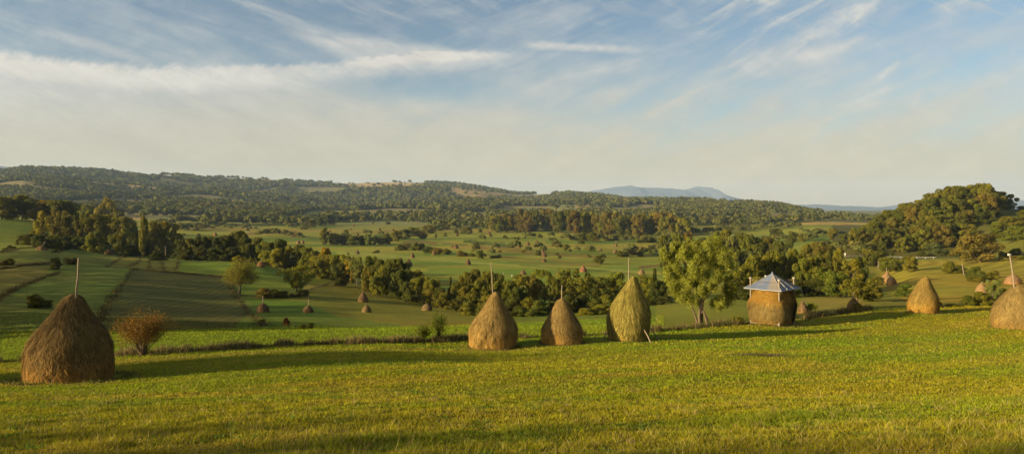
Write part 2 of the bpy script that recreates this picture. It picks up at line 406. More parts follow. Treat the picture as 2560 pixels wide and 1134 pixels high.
    thatch = (fore & (y < 45)); k_ = 1 - .22 * sstep(40, 14, y)[..., None] * np.array((.8, 1.0, .9)); col[thatch] = (col * k_)[thatch]
    line = fore & (np.abs(D - (ed - 2.6 - 0.004 * np.maximum(px, 0) * 0.3)) < 0.5) & (px > 250) & (px < 1180)
    col[line] = (0.22, 0.18, 0.05)
    for pts, wd, c in LINES:
        pts = np.array(pts, float); dd = np.full(n, 1e9)
        sel = (px > pts[:, 0].min() - 30) & (px < pts[:, 0].max() + 30) & (py > pts[:, 1].min() - 12) & (py < pts[:, 1].max() + 12) & (D > ed)
        qx, qy = wx[sel], wy[sel]; d_ = np.full(qx.shape, 1e9)
        for (x0, y0), (x1, y1) in zip(pts[:-1], pts[1:]):
            l2 = (x1 - x0) ** 2 + (y1 - y0) ** 2; t_ = np.clip(((qx - x0) * (x1 - x0) + (qy - y0) * (y1 - y0)) / l2, 0, 1)
            d_ = np.minimum(d_, np.hypot((qx - x0 - t_ * (x1 - x0)), (qy - y0 - t_ * (y1 - y0))))
        k_ = (sstep(wd, wd * .4, d_))[..., None]; cs = col[sel]; col[sel] = cs + (np.array(c) - cs) * k_
    # wooded slopes
    far = D > 1000
    gap = sstep(0.50, 0.44, fbm(x / 270, y / 230, 41, 3) + 0.03 * (px < 1250))[..., None]
    col[far] = (np.array((0.075, 0.085, 0.033)) * (1 - gap) + np.array((0.19, 0.16, 0.075)) * gap)[far]; amp[far] = 0
    side = far & (px > 1840); col[side] = (0.14, 0.135, 0.05)
    for k, poly in enumerate(LAWN): put(P(poly, 850, 6000), (0.20, 0.195, 0.07), 0.3, q * 90)
    for k, poly in enumerate(TAN): put(P(poly, 850, 6000), (0.36, 0.25, 0.13), 0.2, q * 60)
    ter = far & (px > 1880) & (py > 536)
    tb = np.floor(q * 40)
    col[ter] = np.where((_h(tb, tb * 0, 9) > 0.55)[..., None], (0.22, 0.17, 0.08), (0.13, 0.14, 0.05))[ter]
    col *= (0.86 + 0.28 * nz + 0.0 * nl)[..., None]
    rg = (fbm(x / 25, y / 25, 91, 3) - 0.5)
    col[..., 0] *= 1 + 0.35 * rg; col[..., 1] *= 1 - 0.1 * rg
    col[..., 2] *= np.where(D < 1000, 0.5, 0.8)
    return col, amp, ph

def build_ground():
    ny, nx = 980, 860
    Y = np.exp(np.linspace(math.log(3.0), math.log(16215), ny)) - 15
    s = np.linspace(-1, 1, nx); t = 0.72 * s + 0.28 * s ** 5
    YY, TT = np.meshgrid(Y, t, indexing='ij')
    XX = TT * np.minimum(1.25 * (YY + 15) + 60, 23000)
    ZZ = H(XX, YY)
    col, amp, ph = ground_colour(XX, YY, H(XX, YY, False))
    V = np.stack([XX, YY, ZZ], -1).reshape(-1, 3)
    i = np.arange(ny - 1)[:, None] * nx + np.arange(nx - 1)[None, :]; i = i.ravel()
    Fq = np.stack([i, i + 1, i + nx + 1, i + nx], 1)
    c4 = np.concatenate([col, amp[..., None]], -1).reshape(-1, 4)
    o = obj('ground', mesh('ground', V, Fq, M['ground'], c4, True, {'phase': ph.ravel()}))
    tag(o, 'rolling meadows and hay fields falling away to a valley', 'ground', kind='structure')
build_ground()

def ridge_mesh(name, pts, y0, y1, label):
    p = np.array(pts, float); ny, nx = 26, 240
    px = np.linspace(p[0, 0], p[-1, 0], nx)
    top = np.interp(px, p[:, 0], p[:, 1]); top = top + (fbm(px / 14, px * 0, 5, 3) - 0.5) * 3
    V = []
    for k in range(ny):
        f = k / (ny - 1); y = y0 + (y1 - y0) * f
        yc = y0 + (y1 - y0) * 0.6
        prof = math.sin(min(f / 0.6, 1) * math.pi / 2) ** 1.2 if f < 0.6 else 1 - ((f - 0.6) / 0.4) ** 2
        x = (px - CX) / F * yc
        z = (HY - top) * yc / F
        zz = -45 + (np.maximum(z, -30) + 45) * prof
        rid = (np.abs(fbm(x / 700, np.full(nx, y / 900), 3, 4) - 0.5) - 0.12) * 190 * math.sin(f * math.pi) * (0 if abs(f - 0.6) < 0.02 else 1)
        V.append(np.stack([x, np.full(nx, y), np.minimum(zz + rid * np.clip((zz + 45) / 250, 0, 1), (HY - top) / F * y - 4 if f < 0.58 else zz + 1e9)], -1))
    V = np.concatenate(V)
    i = (np.arange(ny - 1)[:, None] * nx + np.arange(nx - 1)[None, :]).ravel()
    o = obj(name, mesh(name, V, np.stack([i, i + 1, i + nx + 1, i + nx], 1), M['mountain'], None, True))
    tag(o, label, 'hills', kind='structure')
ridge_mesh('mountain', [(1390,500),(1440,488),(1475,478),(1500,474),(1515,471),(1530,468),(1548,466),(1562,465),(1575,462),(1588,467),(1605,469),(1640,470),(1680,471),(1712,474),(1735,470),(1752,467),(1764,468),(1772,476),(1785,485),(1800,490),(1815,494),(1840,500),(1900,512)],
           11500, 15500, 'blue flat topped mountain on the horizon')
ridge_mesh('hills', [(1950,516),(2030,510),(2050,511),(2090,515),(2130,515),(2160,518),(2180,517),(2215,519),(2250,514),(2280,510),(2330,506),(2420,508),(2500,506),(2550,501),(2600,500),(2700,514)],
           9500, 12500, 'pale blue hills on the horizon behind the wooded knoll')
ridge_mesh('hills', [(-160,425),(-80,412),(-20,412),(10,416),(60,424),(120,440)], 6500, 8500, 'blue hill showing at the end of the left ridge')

# ------------------------------------------------------------------ foliage
def leaf_quads(Pn, Nn, size, r, tint, aspect=1.5):
    n = len(Pn)
    a = r.normal(size=(n, 3)); t = np.cross(Nn, a); t /= np.linalg.norm(t, axis=1)[:, None] + 1e-9
    b = np.cross(Nn, t)
    s = np.broadcast_to(np.asarray(size), (n,)) * (0.6 + 0.8 * r.random(n))
    l = s[:, None] * t * aspect; w = s[:, None] * b * 0.62
    V = np.stack([Pn - l, Pn + w + l * 0.15, Pn + l, Pn - w + l * 0.15], 1).reshape(-1, 3)
    return V, np.arange(4 * n).reshape(n, 4), np.repeat(tint, 4, 0)
def sph(n, r, up=0.0):
    d = r.normal(size=(n, 3)); d[:, 2] += up; return d / np.linalg.norm(d, axis=1)[:, None]
def crown_from_blobs(bc, br, r, per=90, size=0.035, spread=0.20, hue=0.12):
    Vs, Fs, Cs, o = [], [], [], 0
    for c, rad in zip(bc, br):
        n = max(12, int(per * (rad / 0.13) ** 2))
        d = sph(n, r, 0.25)
        k = (0.45 + 0.62 * r.random(n) ** 0.6)[:, None]
        Pn = c + d * rad * k * np.array([1, 1, 0.85])
        Nn = d + 0.75 * sph(n, r); Nn /= np.linalg.norm(Nn, axis=1)[:, None]
        bt = 1 + (r.random() - 0.5) * 2 * spread; by = (r.random() - 0.5) * 2 * hue
        lt = bt * (0.72 + 0.56 * r.random(n))
        tint = np.stack([lt * (1 + by), lt * (1 + 0.25 * by), lt * (1 - 0.3 * by)], 1)
        V, Fq, cc = leaf_quads(Pn, Nn, size, r, tint)
        Vs.append(V); Fs.append(Fq + o); Cs.append(cc); o += len(V)
    return np.concatenate(Vs), np.concatenate(Fs), np.concatenate(Cs)
STY = dict(  # crown base, number of clumps, clump radius, leaves per clump, leaf size, envelope r(t)
    round=(0.08, 38, (0.10, 0.18), 150, 0.025, lambda t: 0.5 * (1 - (2 * t - 0.82) ** 2 / 1.75) ** 0.5 if abs(2*t-0.82) < 1.3 else 0.1),
    tall=(0.06, 38, (0.09, 0.16), 150, 0.025, lambda t: 0.5 * max(0.12, math.sin(math.pi * min(1, (0.12 + 0.86 * t)) ** 0.85)) ** 0.7),
    airy=(0.28, 34, (0.08, 0.14), 120, 0.023, lambda t: 0.5 * (0.42 + 0.58 * math.sin(math.pi * min(t * .72 + .05, 1))) * (1 if t < 0.8 else 1 - 1.6 * (t - 0.8))),
    poplar=(0.16, 26, (0.12, 0.2), 80, 0.034, lambda t: 0.42 * max(0.2, math.sin(math.pi * (0.1 + 0.85 * t))) ** 0.6),
    conifer=(0.06, 44, (0.07, 0.12), 110, 0.024, lambda t: 0.5 * (1.03 - t)),
    bush=(0.0, 30, (0.12, 0.21), 130, 0.027, lambda t: 0.5 * max(0.1, 1 - t ** 2.2) ** 0.55),
)
def make_tree_mesh(style, seed):
    r = np.random.default_rng(seed)
    zb, nb, (r0, r1), per, size, env = STY[style]
    bc, br = [], []
    squash = 1 + 0.25 * (r.random() - 0.5); lean = (r.random(2) - 0.5) * 0.12
    lob = r.random(3) * 6.28
    for k in range(nb):
        t = (k + r.random()) / nb
        rad = r0 + (r1 - r0) * r.random()
        a = r.random() * 6.283
        e = env(t) * squash * (1 + 0.28 * math.sin(2 * a + lob[0]) * math.sin(3.1 * t + lob[1]) + 0.16 * math.sin(5 * a + lob[2]))
        q = max(e - rad * 0.55, 0.02) * (r.random() ** 0.42)
        z = zb + (1 - zb) * t
        z = min(max(z, zb + rad * 0.4 if zb > 0 else rad * 0.25), 1 - rad * 0.75)
        bc.append((q * math.cos(a) + lean[0] * t, q * math.sin(a) + lean[1] * t, z)); br.append(rad)
    V, Fq, cc = crown_from_blobs(np.array(bc), br, r, per, size)
    V[:, 2] = np.maximum(V[:, 2], 0.0)
    crown = mesh('crown', V, Fq, M['leaf'], cc)
    mb = MB(); top = 0.72 if style != 'conifer' else 0.92
    w = 0.028 if style in ('airy', 'round', 'tall') else 0.022
    base = np.array([0, 0, -0.02])
    pts = [base, (lean[0] * .1, lean[1] * .1, zb * 0.6 + 0.05), (lean[0] * .4, lean[1] * .4, zb + 0.22), (lean[0], lean[1], top)]
    mb.tube(pts, [w * 1.25, w, w * 0.75, w * 0.25], 7)
    if style in ('airy', 'round', 'tall'):
        for k in range(7):
            b = bc[(k * 4 + 3) % nb]; s0 = np.array([lean[0] * .15, lean[1] * .15, zb * 0.75 + 0.04 * k * 0.8])
            mid = s0 * 0.45 + np.array(b) * 0.55 + np.array([0, 0, -0.03])
            mb.tube([s0, mid, b], [w * 0.6, w * 0.4, w * 0.12], 5)
    return crown, mb.mesh('trunk', M['bark'], True)
PROTO = {s: [make_tree_mesh(s, 100 + 31 * i + len(s)) for i in range(n)] for s, n in
         dict(round=6, tall=5, airy=5, poplar=2, conifer=3, bush=6).items()}
TONE = dict(olive=(0.130,0.124,0.0108), dark=(0.090,0.092,0.0096), green=(0.098,0.112,0.0108), yellow=(0.170,0.160,0.0120), gold=(0.24,0.18,0.0132),
            pale=(0.14,0.155,0.0330), brown=(0.140,0.110,0.0156), grey=(0.105,0.118,0.0270), rust=(0.140,0.066,0.0156), deep=(0.058,0.064,0.0084))
WORD = dict(olive='olive', dark='dark', green='green', yellow='yellowish', gold='golden', pale='pale', brown='brownish', grey='greyish', rust='russet', deep='blackish')
FORM = dict(round='round', tall='oval', airy='open', poplar='narrow', conifer='pointed', bush='low')
PLANTS = []   # (object, px, zone, tone, style, is_shrub)
def plant(px, D, w, h, style, tone, zone, shrub=None, loc=None):
    """w and h in metres"""
    loc = loc or at(px, D)
    if zone == 'valley fields' and tone in ('dark', 'deep') and random.random() < .75: tone = random.choice(['olive', 'brown', 'green'])
    shrub = (style == 'bush') if shrub is None else shrub
    if style == 'bush' and not shrub: style = 'round'
    cm, tm = random.choice(PROTO[style])
    j = 1 + (random.random() - 0.5) * 0.24; base = TONE[tone]
    colr = (base[0] * j * (1 + (random.random() - .5) * .2), base[1] * j, base[2] * j, 1)
    rz = random.random() * 6.28
    if shrub and h < 2.5 or (shrub and style == 'bush'):
        o = obj('shrub', cm, None, (loc[0], loc[1], loc[2] - 0.05), rz, (w, w, h)); o.color = colr
    else:
        o = empty('shrub' if shrub else 'tree', (loc[0], loc[1], loc[2] - 0.05), rz, (w, w, h))
        obj('trunk', tm, o); c = obj('crown', cm, o); c.color = colr
    PLANTS.append((o, px, zone, tone, style, shrub, loc[1])); return o
def byD(lst, zone):
    for t in lst:
        px, D, top, wpx, sty, tone = t
        loc = at(px, D); h = max((HY - top) / F * D - loc[2], 1.0)
        plant(px, D, wpx / F * D * (1.42 if sty == 'airy' else 1.12) * (.88 + .3 * random.random()), h * (.93 + .12 * random.random()), sty, tone, zone, loc=loc)
def byB(lst, zone, shrub=None, dmin=20):
    out = []
    for t in lst:
        px, base, hpx, wpx, sty, tone = t
        n = int(round(wpx / (hpx * 1.25))) if sty == 'bush' else 1
        if n < 2: out.append(t); continue
        for k in range(n):
            f = (k + .5) / n - .5
            out.append((px + f * wpx * .86 + (random.random() - .5) * 3, base + (random.random() - .5) * 1.5, hpx * (.62 + .6 * random.random()) * (1 - .5 * f * f), wpx / n * 1.25, sty, tone if random.random() < .6 else {'dark': 'olive', 'olive': 'dark', 'deep': 'dark', 'brown': 'olive', 'pale': 'olive'}.get(tone, tone)))
    for t in out:
        px, base, hpx, wpx, sty, tone = t
        loc = hit(px, base, dmin); D = loc[1]
        plant(px, D, wpx / F * D * 1.1, hpx / F * D * 1.04, sty, tone, zone, shrub, loc)

LW = 'left wood'
byB([(5,548,54,50,'round','olive'),(30,549,48,45,'round','dark'),(55,549,60,52,'round','olive'),(85,552,52,50,'round','dark'),(112,556,54,48,'round','brown'),(140,561,58,50,'round','dark'),
     (165,564,60,48,'round','olive'),(190,566,57,46,'tall','dark'),(215,571,56,46,'round','olive'),(236,577,52,42,'round','dark'),(264,583,84,52,'tall','olive'),(290,588,62,46,'round','olive'),
     (-30,548,55,55,'round','dark'),(-75,548,55,55,'round','dark'),
     (103,600,70,40,'tall','yellow'),(135,602,72,40,'airy','brown'),(160,606,66,42,'round','olive'),(185,603,62,38,'tall','dark'),(205,612,62,36,'airy','olive'),(222,594,64,32,'tall','olive'),
     (246,622,82,52,'round','olive'),(238,632,52,42,'round','olive'),(282,618,76,54,'round','olive'),(312,612,68,48,'round','olive'),(300,640,58,44,'round','dark'),(308,634,62,38,'tall','yellow'),
     (332,628,62,44,'round','dark'),(378,612,55,32,'round','dark'),(345,640,44,42,'round','deep'),(372,642,42,38,'round','deep'),(408,645,88,74,'round','olive'),(436,638,52,42,'round','deep')], LW, False, 200)
byD([(356,300,541,20,'poplar','olive')], LW)
byB([(72,612,26,48,'bush','dark'),(98,618,30,50,'bush','deep'),(128,621,30,46,'bush','dark'),(155,624,36,50,'bush','deep'),(182,622,32,46,'bush','dark'),(210,626,32,42,'bush','deep'),
     (262,634,30,40,'bush','deep'),(310,636,20,18,'bush','yellow'),(330,640,26,40,'bush','deep'),(395,650,24,40,'bush','deep'),(230,630,26,36,'bush','dark')], 'wood foot', True, 150)
byD([(452,255,598,40,'round','deep'),(475,255,595,42,'round','dark'),(500,255,592,42,'round','deep'),(525,260,590,44,'round','dark'),(550,255,592,42,'round','deep'),(572,260,586,40,'round','dark'),
     (595,262,580,47,'round','dark'),(618,255,590,42,'round','deep'),(642,250,597,42,'round','dark'),(622,240,610,37,'round','dark'),(580,235,616,42,'round','deep'),(540,235,618,42,'round','deep'),
     (500,235,620,42,'round','deep'),(465,235,622,42,'round','deep'),(656,240,604,34,'tall','olive'),(680,238,601,36,'round','dark'),(702,235,599,34,'round','dark'),(665,230,624,40,'round','yellow'),
     (692,228,621,42,'round','yellow'),(720,232,611,36,'tall','olive'),(746,232,613,44,'round','dark'),(766,230,616,38,'round','olive'),(786,228,623,36,'round','dark')], 'creek wood')
byD([(810,226,619,26,'round','gold'),(790,215,637,42,'round','yellow'),(816,212,634,40,'round','olive'),(845,208,634,46,'round','yellow'),(866,206,640,38,'round','olive'),(872,198,652,30,'round','gold'),
     (850,188,660,46,'tall','deep'),(800,205,650,38,'round','olive'),(775,210,655,32,'round','dark'),(893,196,640,32,'airy','pale'),(930,192,640,38,'round','dark'),(952,188,648,32,'round','dark'),
     (924,182,668,42,'round','olive'),(985,180,650,48,'round','dark'),(964,175,664,48,'round','olive'),(1002,172,671,52,'round','dark'),(942,170,690,38,'round','olive')], 'hollow wood')
byD([(1036,175,675,40,'airy','olive'),(1050,168,687,40,'round','yellow'),(1022,165,705,38,'round','dark'),(1080,166,693,36,'round','yellow'),(1076,160,710,40,'round','olive'),(1100,158,716,36,'round','dark'),
     (1127,163,690,22,'conifer','deep'),(1110,150,728,38,'round','olive'),(1140,152,706,36,'round','dark'),(1165,155,674,42,'round','olive'),(1186,155,668,44,'round','dark'),(1216,152,672,48,'round','olive'),
     (1242,150,682,48,'round','dark'),(1200,145,700,52,'round','olive'),(1160,145,712,42,'round','olive'),(1256,148,704,48,'airy','olive'),(1180,140,730,48,'round','dark'),(1220,138,735,48,'round','olive'),(1150,142,742,38,'round','dark')], 'creek row')
byD([(1290,140,720,42,'round','dark'),(1306,150,683,50,'airy','olive'),(1272,145,705,38,'round','olive'),(1332,148,684,32,'airy','brown'),(1362,150,669,44,'airy','yellow'),(1386,145,700,28,'tall','dark'),
     (1406,150,693,42,'airy','olive'),(1436,150,675,48,'airy','olive'),(1462,148,684,42,'airy','olive'),(1490,148,689,46,'airy','dark'),(1516,148,687,42,'airy','olive'),(1541,148,675,42,'airy','yellow'),
     (1600,148,684,36,'airy','olive'),(1622,145,690,42,'round','olive'),(1637,150,672,36,'conifer','deep'),(1647,140,700,42,'round','deep'),(1656,146,702,30,'round','deep')], 'open row')
byD([(1285,128,746,50,'bush','dark'),(1320,126,742,55,'bush','olive'),(1350,124,748,46,'bush','dark'),(1300,120,766,46,'bush','dark'),(1345,118,765,46,'bush','green'),(1385,126,750,46,'bush','dark'),
     (1420,128,739,50,'bush','dark'),(1455,130,738,50,'bush','deep'),(1490,128,745,46,'bush','dark'),(1520,128,735,46,'bush','olive'),(1464,114,768,44,'bush','yellow'),(1500,116,758,52,'bush','yellow'),
     (1532,118,757,42,'bush','green'),(1640,130,741,40,'bush','deep'),(1668,135,739,30,'bush','deep'),(1250,122,762,46,'bush','dark'),(1215,124,757,46,'bush','dark'),(1170,128,755,40,'bush','olive')], 'creek thicket')
byD([(1880,150,641,52,'round','olive'),(1906,155,637,52,'round','olive'),(1932,155,629,46,'tall','olive'),(1956,158,632,52,'round','olive'),(1986,158,619,58,'tall','olive'),(1860,145,665,42,'round','olive'),
     (1842,140,680,46,'round','dark'),(1900,135,690,52,'round','olive'),(1850,124,715,52,'round','deep'),(1872,118,730,42,'round','deep'),(1822,128,722,42,'round','dark'),(2012,150,650,48,'round','olive'),
     (2030,165,640,50,'round','olive'),(2058,170,630,46,'round','dark'),(2075,150,626,32,'conifer','deep'),(2096,160,624,42,'round','olive'),(2122,150,648,52,'round','olive'),(2146,160,640,42,'round','dark'),
     (2060,140,668,46,'round','olive'),(2000,126,697,60,'round','deep'),(2042,124,698,60,'round','deep'),(2070,130,674,48,'round','green'),(1975,122,704,50,'round','deep')], 'shelter trees')
byB([(2100,742,58,62,'round','green'),(2142,757,64,60,'airy','olive'),(2166,753,46,48,'round','olive'),(2184,748,32,40,'round','dark')], 'shelter trees', False, 60)
byD([(1690,330,584,30,'round','olive'),(1720,330,583,34,'round','brown'),(1755,330,590,32,'round','dark'),(1790,320,581,42,'tall','olive'),(1812,340,575,38,'round','olive'),(1830,330,589,30,'round','pale'),
     (1852,340,580,32,'round','olive'),(1866,300,594,26,'poplar','olive'),(1892,330,590,42,'round','dark'),(1920,330,596,38,'round','brown'),(1946,320,604,36,'round','dark'),(1850,270,624,40,'round','grey'),
     (1876,265,627,38,'round','grey'),(1830,265,617,40,'round','olive'),(1896,280,610,38,'round','dark'),(1812,270,626,34,'round','grey'),(1925,265,628,34,'round','olive'),(1770,330,597,34,'round','grey'),
     (1735,320,600,30,'round','olive'),(1870,330,588,34,'round','dark'),(1660,330,592,30,'round','dark'),(2047,265,606,44,'round','brown'),(2020,275,610,36,'round','olive'),(2070,280,612,36,'round','olive')], 'valley wood')
byB([(1976,625,45,24,'poplar','dark'),(2131,626,54,24,'poplar','olive'),(2080,602,30,24,'poplar','olive'),(2110,610,24,24,'round','dark'),(2150,612,40,30,'round','dark'),(2005,604,20,26,'round','olive'),(1940,590,18,30,'round','dark'),
     (2195,669,40,46,'round','dark'),(2222,679,36,46,'round','olive'),(2242,681,28,36,'round','dark'),(2276,680,38,44,'round','olive'),(2172,664,40,40,'round','olive'),
     (2450,656,68,100,'round','brown'),(2420,622,58,46,'airy','olive'),(2481,763,62,36,'airy','pale')], 'right meadows', False, 60)
byB([(2262,739,30,44,'bush','green'),(2192,713,22,32,'bush','brown'),(2386,683,30,62,'bush','dark'),(2436,696,30,42,'bush','dark'),(2472,704,24,56,'bush','dark'),(2442,704,18,42,'bush','olive'),
     (2450,763,34,42,'bush','olive'),(2420,764,26,32,'bush','dark'),(2506,762,40,42,'bush','olive'),(2143,778,20,30,'bush','dark'),(2335,638,30,52,'bush','grey'),(2230,643,14,18,'bush','dark'),
     (2303,643,16,24,'bush','dark'),(2536,637,15,30,'bush','dark'),(2180,641,10,30,'bush','olive'),(2500,592,36,60,'bush','olive'),(2542,602,36,60,'bush','green'),(2522,572,30,50,'bush','olive'),(2556,556,30,40,'bush','dark'),
     (2390,640,12,36,'bush','brown'),(2510,645,16,30,'bush','dark'),(2545,650,14,30,'bush','brown'),(2465,763,22,30,'bush','olive'),(2380,766,12,30,'bush','olive'),(2345,768,14,26,'bush','deep')], 'right meadows', True, 60)
# wooded knoll on the right
KN = 'wooded knoll'
byD([(2150,385,580,26,'round','olive'),(2166,390,566,28,'round','olive'),(2184,398,551,32,'round','olive'),(2205,404,537,32,'round','dark'),(2226,408,526,34,'round','olive'),(2243,410,520,34,'round','olive'),
     (2262,412,506,40,'round','olive'),(2280,412,508,38,'round','dark'),(2302,414,501,38,'round','olive'),(2322,415,484,46,'tall','olive'),(2347,416,480,48,'round','olive'),(2388,418,464,50,'tall','olive'),
     (2408,419,470,40,'round','dark'),(2432,419,462,52,'tall','olive'),(2449,420,466,42,'round','olive'),(2472,420,473,44,'round','dark'),(2496,419,479,44,'round','dark'),(2526,416,484,34,'tall','grey'),(2558,416,514,24,'round','dark')], KN)
rk = random.Random(5)
for row, (Dk, n) in enumerate([(402, 9), (388, 10), (374, 11), (361, 12), (349, 11), (338, 10)]):
    for k in range(n):
        px = 2140 + row * 1.0 + (k + rk.random()) * (365 - row * 14) / n
        D = Dk + (rk.random() - .5) * 10
        if px > 2400 and D < 352: continue
        hh = (11.5 if row < 3 else 8.8) * (0.8 + 0.45 * rk.random())
        hh *= .50 + .5 * float(sstep(2130, 2350, px))
        plant(px, D, hh * (0.75 + 0.25 * rk.random()), hh, rk.choice(['round', 'round', 'tall']), rk.choice(['olive', 'olive', 'dark', 'brown', 'dark', 'olive']), KN)
# oak row in the valley
rk = random.Random(9)
for k in range(32):
    px = 1232 + (k + rk.random() * 0.8) * 15.2
    base = 574 + 10 * sstep(1250, 1650, px) + rk.random() * 7
    tp = (44 + 12 * rk.random()) * (0.8 if px < 1300 else 1.0)
    byB([(px, float(base), tp, 31 + 13 * rk.random(), rk.choice(['round', 'tall', 'round']), rk.choice(['olive', 'brown', 'olive', 'brown', 'yellow', 'dark']))], 'oak belt', False, 400)
byB([(812,612,42,24,'tall','olive'),(836,612,28,32,'round','olive'),(860,612,24,36,'round','brown'),(885,613,23,36,'round','olive'),(906,612,23,36,'round','brown'),(921,614,28,24,'round','pale'),(946,611,20,32,'round','dark'),
     (966,610,24,26,'round','olive'),(978,601,19,12,'conifer','deep'),(990,603,26,32,'round','olive'),(1012,598,25,36,'round','pale'),(1036,591,22,36,'round','olive'),(1056,597,18,26,'round','dark'),(1072,583,19,36,'round','olive'),
     (1096,576,17,32,'round','pale'),(1116,573,15,28,'round','olive'),(1247,582,22,20,'round','dark'),(1415,628,17,20,'round','olive'),(1455,610,27,24,'round','dark'),(1481,605,23,22,'round','olive'),(1498,660,22,24,'round','olive'),
     (867,588,14,11,'round','olive'),(800,563,22,28,'round','deep'),(825,562,25,24,'round','deep'),(775,569,19,24,'round','olive'),(1165,585,17,32,'round','olive'),(1346,638,12,15,'round','dark')], 'valley fields', False, 150)
byB([(1010,625,16,42,'bush','olive'),(1044,625,16,38,'bush','olive'),(1080,632,19,38,'bush','olive'),(1108,635,14,42,'bush','dark'),(1165,640,14,46,'bush','olive'),(1200,646,21,26,'bush','dark'),(1240,645,10,32,'bush','brown'),
     (1494,603,16,16,'bush','dark'),(1530,601,12,42,'bush','brown'),(1560,598,12,32,'bush','olive'),(1617,607,13,15,'bush','olive'),(1632,606,14,18,'bush','dark'),(1440,600,10,30,'bush','pale'),(1394,639,8,9,'bush','dark'),
     (1308,631,7,8,'bush','dark'),(1508,644,9,15,'bush','dark'),(1556,641,15,32,'bush','olive'),(1585,636,15,32,'bush','dark'),(1602,641,14,20,'bush','olive'),(1625,633,8,11,'bush','olive'),(1380,601,10,22,'bush','pale'),
     (1265,596,8,15,'bush','dark'),(1295,599,8,9,'bush','dark'),(1140,584,12,11,'bush','olive'),(1200,581,10,11,'bush','olive'),(1113,591,10,9,'bush','dark'),(1090,594,9,7,'bush','dark'),(1010,552,8,13,'bush','dark'),
     (760,573,12,20,'bush','olive'),(462,567,7,15,'bush','dark'),(490,575,5,13,'bush','dark'),(460,588,5,8,'bush','dark'),(497,589,6,9,'bush','olive'),(745,562,8,6,'bush','dark'),(870,636,5,6,'bush','dark'),(1250,630,5,8,'bush','dark'),
     (1400,646,7,9,'bush','dark'),(1475,644,5,9,'bush','dark'),(1520,600,10,16,'bush','dark'),(1600,607,10,20,'bush','dark'),(1580,598,9,14,'bush','olive'),(940,632,6,18,'bush','brown'),(1470,640,5,10,'bush','dark'),(620,577,5,9,'bush','dark')], 'valley fields', True, 150)
byB([(101,769,31,62,'bush','olive'),(138,673,28,28,'bush','olive'),(176,661,15,32,'bush','brown'),(16,662,16,34,'bush','brown'),(660,746,26,32,'bush','brown'),(686,747,22,36,'bush','dark'),(711,745,18,32,'bush','dark'),(736,743,16,32,'bush','dark'),
     (757,740,16,28,'bush','dark'),(655,810,11,20,'bush','dark'),(768,821,17,38,'bush','olive'),(716,815,20,14,'bush','rust'),(142,630,8,30,'bush','brown'),(30,622,8,20,'bush','dark'),(12,624,7,18,'bush','brown'),(42,612,10,9,'bush','brown')], 'left slope', True, 55)
byB([(742,738,72,60,'airy','yellow'),(597,664,24,26,'round','yellow')], 'left slope', False, 55)

# ------------------------------------------------------------------ single near plants
def label_tree(o, label, cat): tag(o, label, cat); return o
def vase_shrub(px, base, hpx, wpx, tone, seed, leaves, lsize, name, label, cat, z0=0.34, dmin=20, stems=26, flat=False, spread=1.0, trunk=0.0):
    r = np.random.default_rng(seed); loc = hit(px, base, dmin); D = loc[1]
    w, h = wpx / F * D, hpx / F * D
    root = empty(name, (loc[0], loc[1], loc[2] - 0.04)); mb = MB(); tips = []
    for k in range(stems):
        a = r.random() * 6.28; e = (0.25 + 0.75 * r.random() ** 0.7) * 0.5 * w * spread
        zt = h * (0.5 + 0.48 * r.random()) * (1 - 0.3 * (e / (0.5 * w)) ** 2)
        p0 = np.array([0.05 * w * (r.random() - .5), 0.05 * w * (r.random() - .5), 0]) if not trunk else np.array([0, 0, h * trunk * (.7 + .6 * r.random())])
        p1 = np.array([e * 0.28 * math.cos(a), e * 0.28 * math.sin(a), max(zt * 0.33, h * trunk * 1.25)]); p2 = np.array([e * 0.72 * math.cos(a + .2), e * 0.72 * math.sin(a + .2), zt * 0.72]); p3 = np.array([e * math.cos(a), e * math.sin(a), zt])
        mb.tube([p0, p1, p2, p3], np.array([0.020, 0.014, 0.009, 0.003]) * h / 2.4 * 1.3, 5)
        for q in range(5):
            f = 0.35 + 0.6 * r.random(); m = p1 + (p3 - p1) * f
            d = sph(1, r, 0.5)[0] * h * 0.17
            mb.tube([m, m + d * 0.6, m + d], [0.006 * h / 2.4, 0.004 * h / 2.4, 0.002], 4); tips.append(m + d); tips.append(m + d * 0.5)
        tips.append(p3)
    if trunk: mb.tube([(0, 0, -.1), (.02 * w, 0, h * trunk), (-.02 * w, .01, h * .6)], [h * .032, h * .026, h * .01], 7)
    tips = np.array(tips)
    c = tips[r.integers(0, len(tips), leaves)] + r.normal(size=(leaves, 3)) * h * 0.07
    c = c[c[:, 2] > h * z0]; n = len(c)
    cl = 0.6 + 0.8 * r.random(n); yl = r.random(n) < 0.22
    tint = np.stack([cl * np.where(yl, 1.3, 1), cl * np.where(yl, 2.2, 1), cl], 1)
    V, Fq, cc = leaf_quads(c, sph(n, r), lsize, r, tint)
    obj('stems', mb.mesh('stems', M['bark'], True), root); cr = obj('crown', mesh('crown', V, Fq, M['leaf'], cc), root); cr.color = (*TONE[tone], 1)
    tag(root, label, cat); return root
vase_shrub(357, 891, 122, 138, 'rust', 3, 15000, 0.024, 'shrub', 'russet leaved shrub with bare forked stems right of the biggest haystack', 'shrub', 0.30, stems=40)
vase_shrub(599, 736, 92, 78, 'brown', 5, 12000, 0.07, 'tree', 'brown leaved spreading tree standing at the corner of the ploughed strip', 'tree', 0.24, dmin=80, stems=40, trunk=.26)
vase_shrub(1057, 853, 50, 38, 'dark', 8, 2200, 0.035, 'shrub', 'bushy dark sapling left of the three near stacks, shorter of a pair', 'shrub', 0.08, stems=20)
vase_shrub(1097, 851, 72, 34, 'dark', 9, 2000, 0.035, 'shrub', 'slender dark sapling left of the three near stacks, taller of a pair', 'shrub', 0.1, stems=20, spread=0.8)
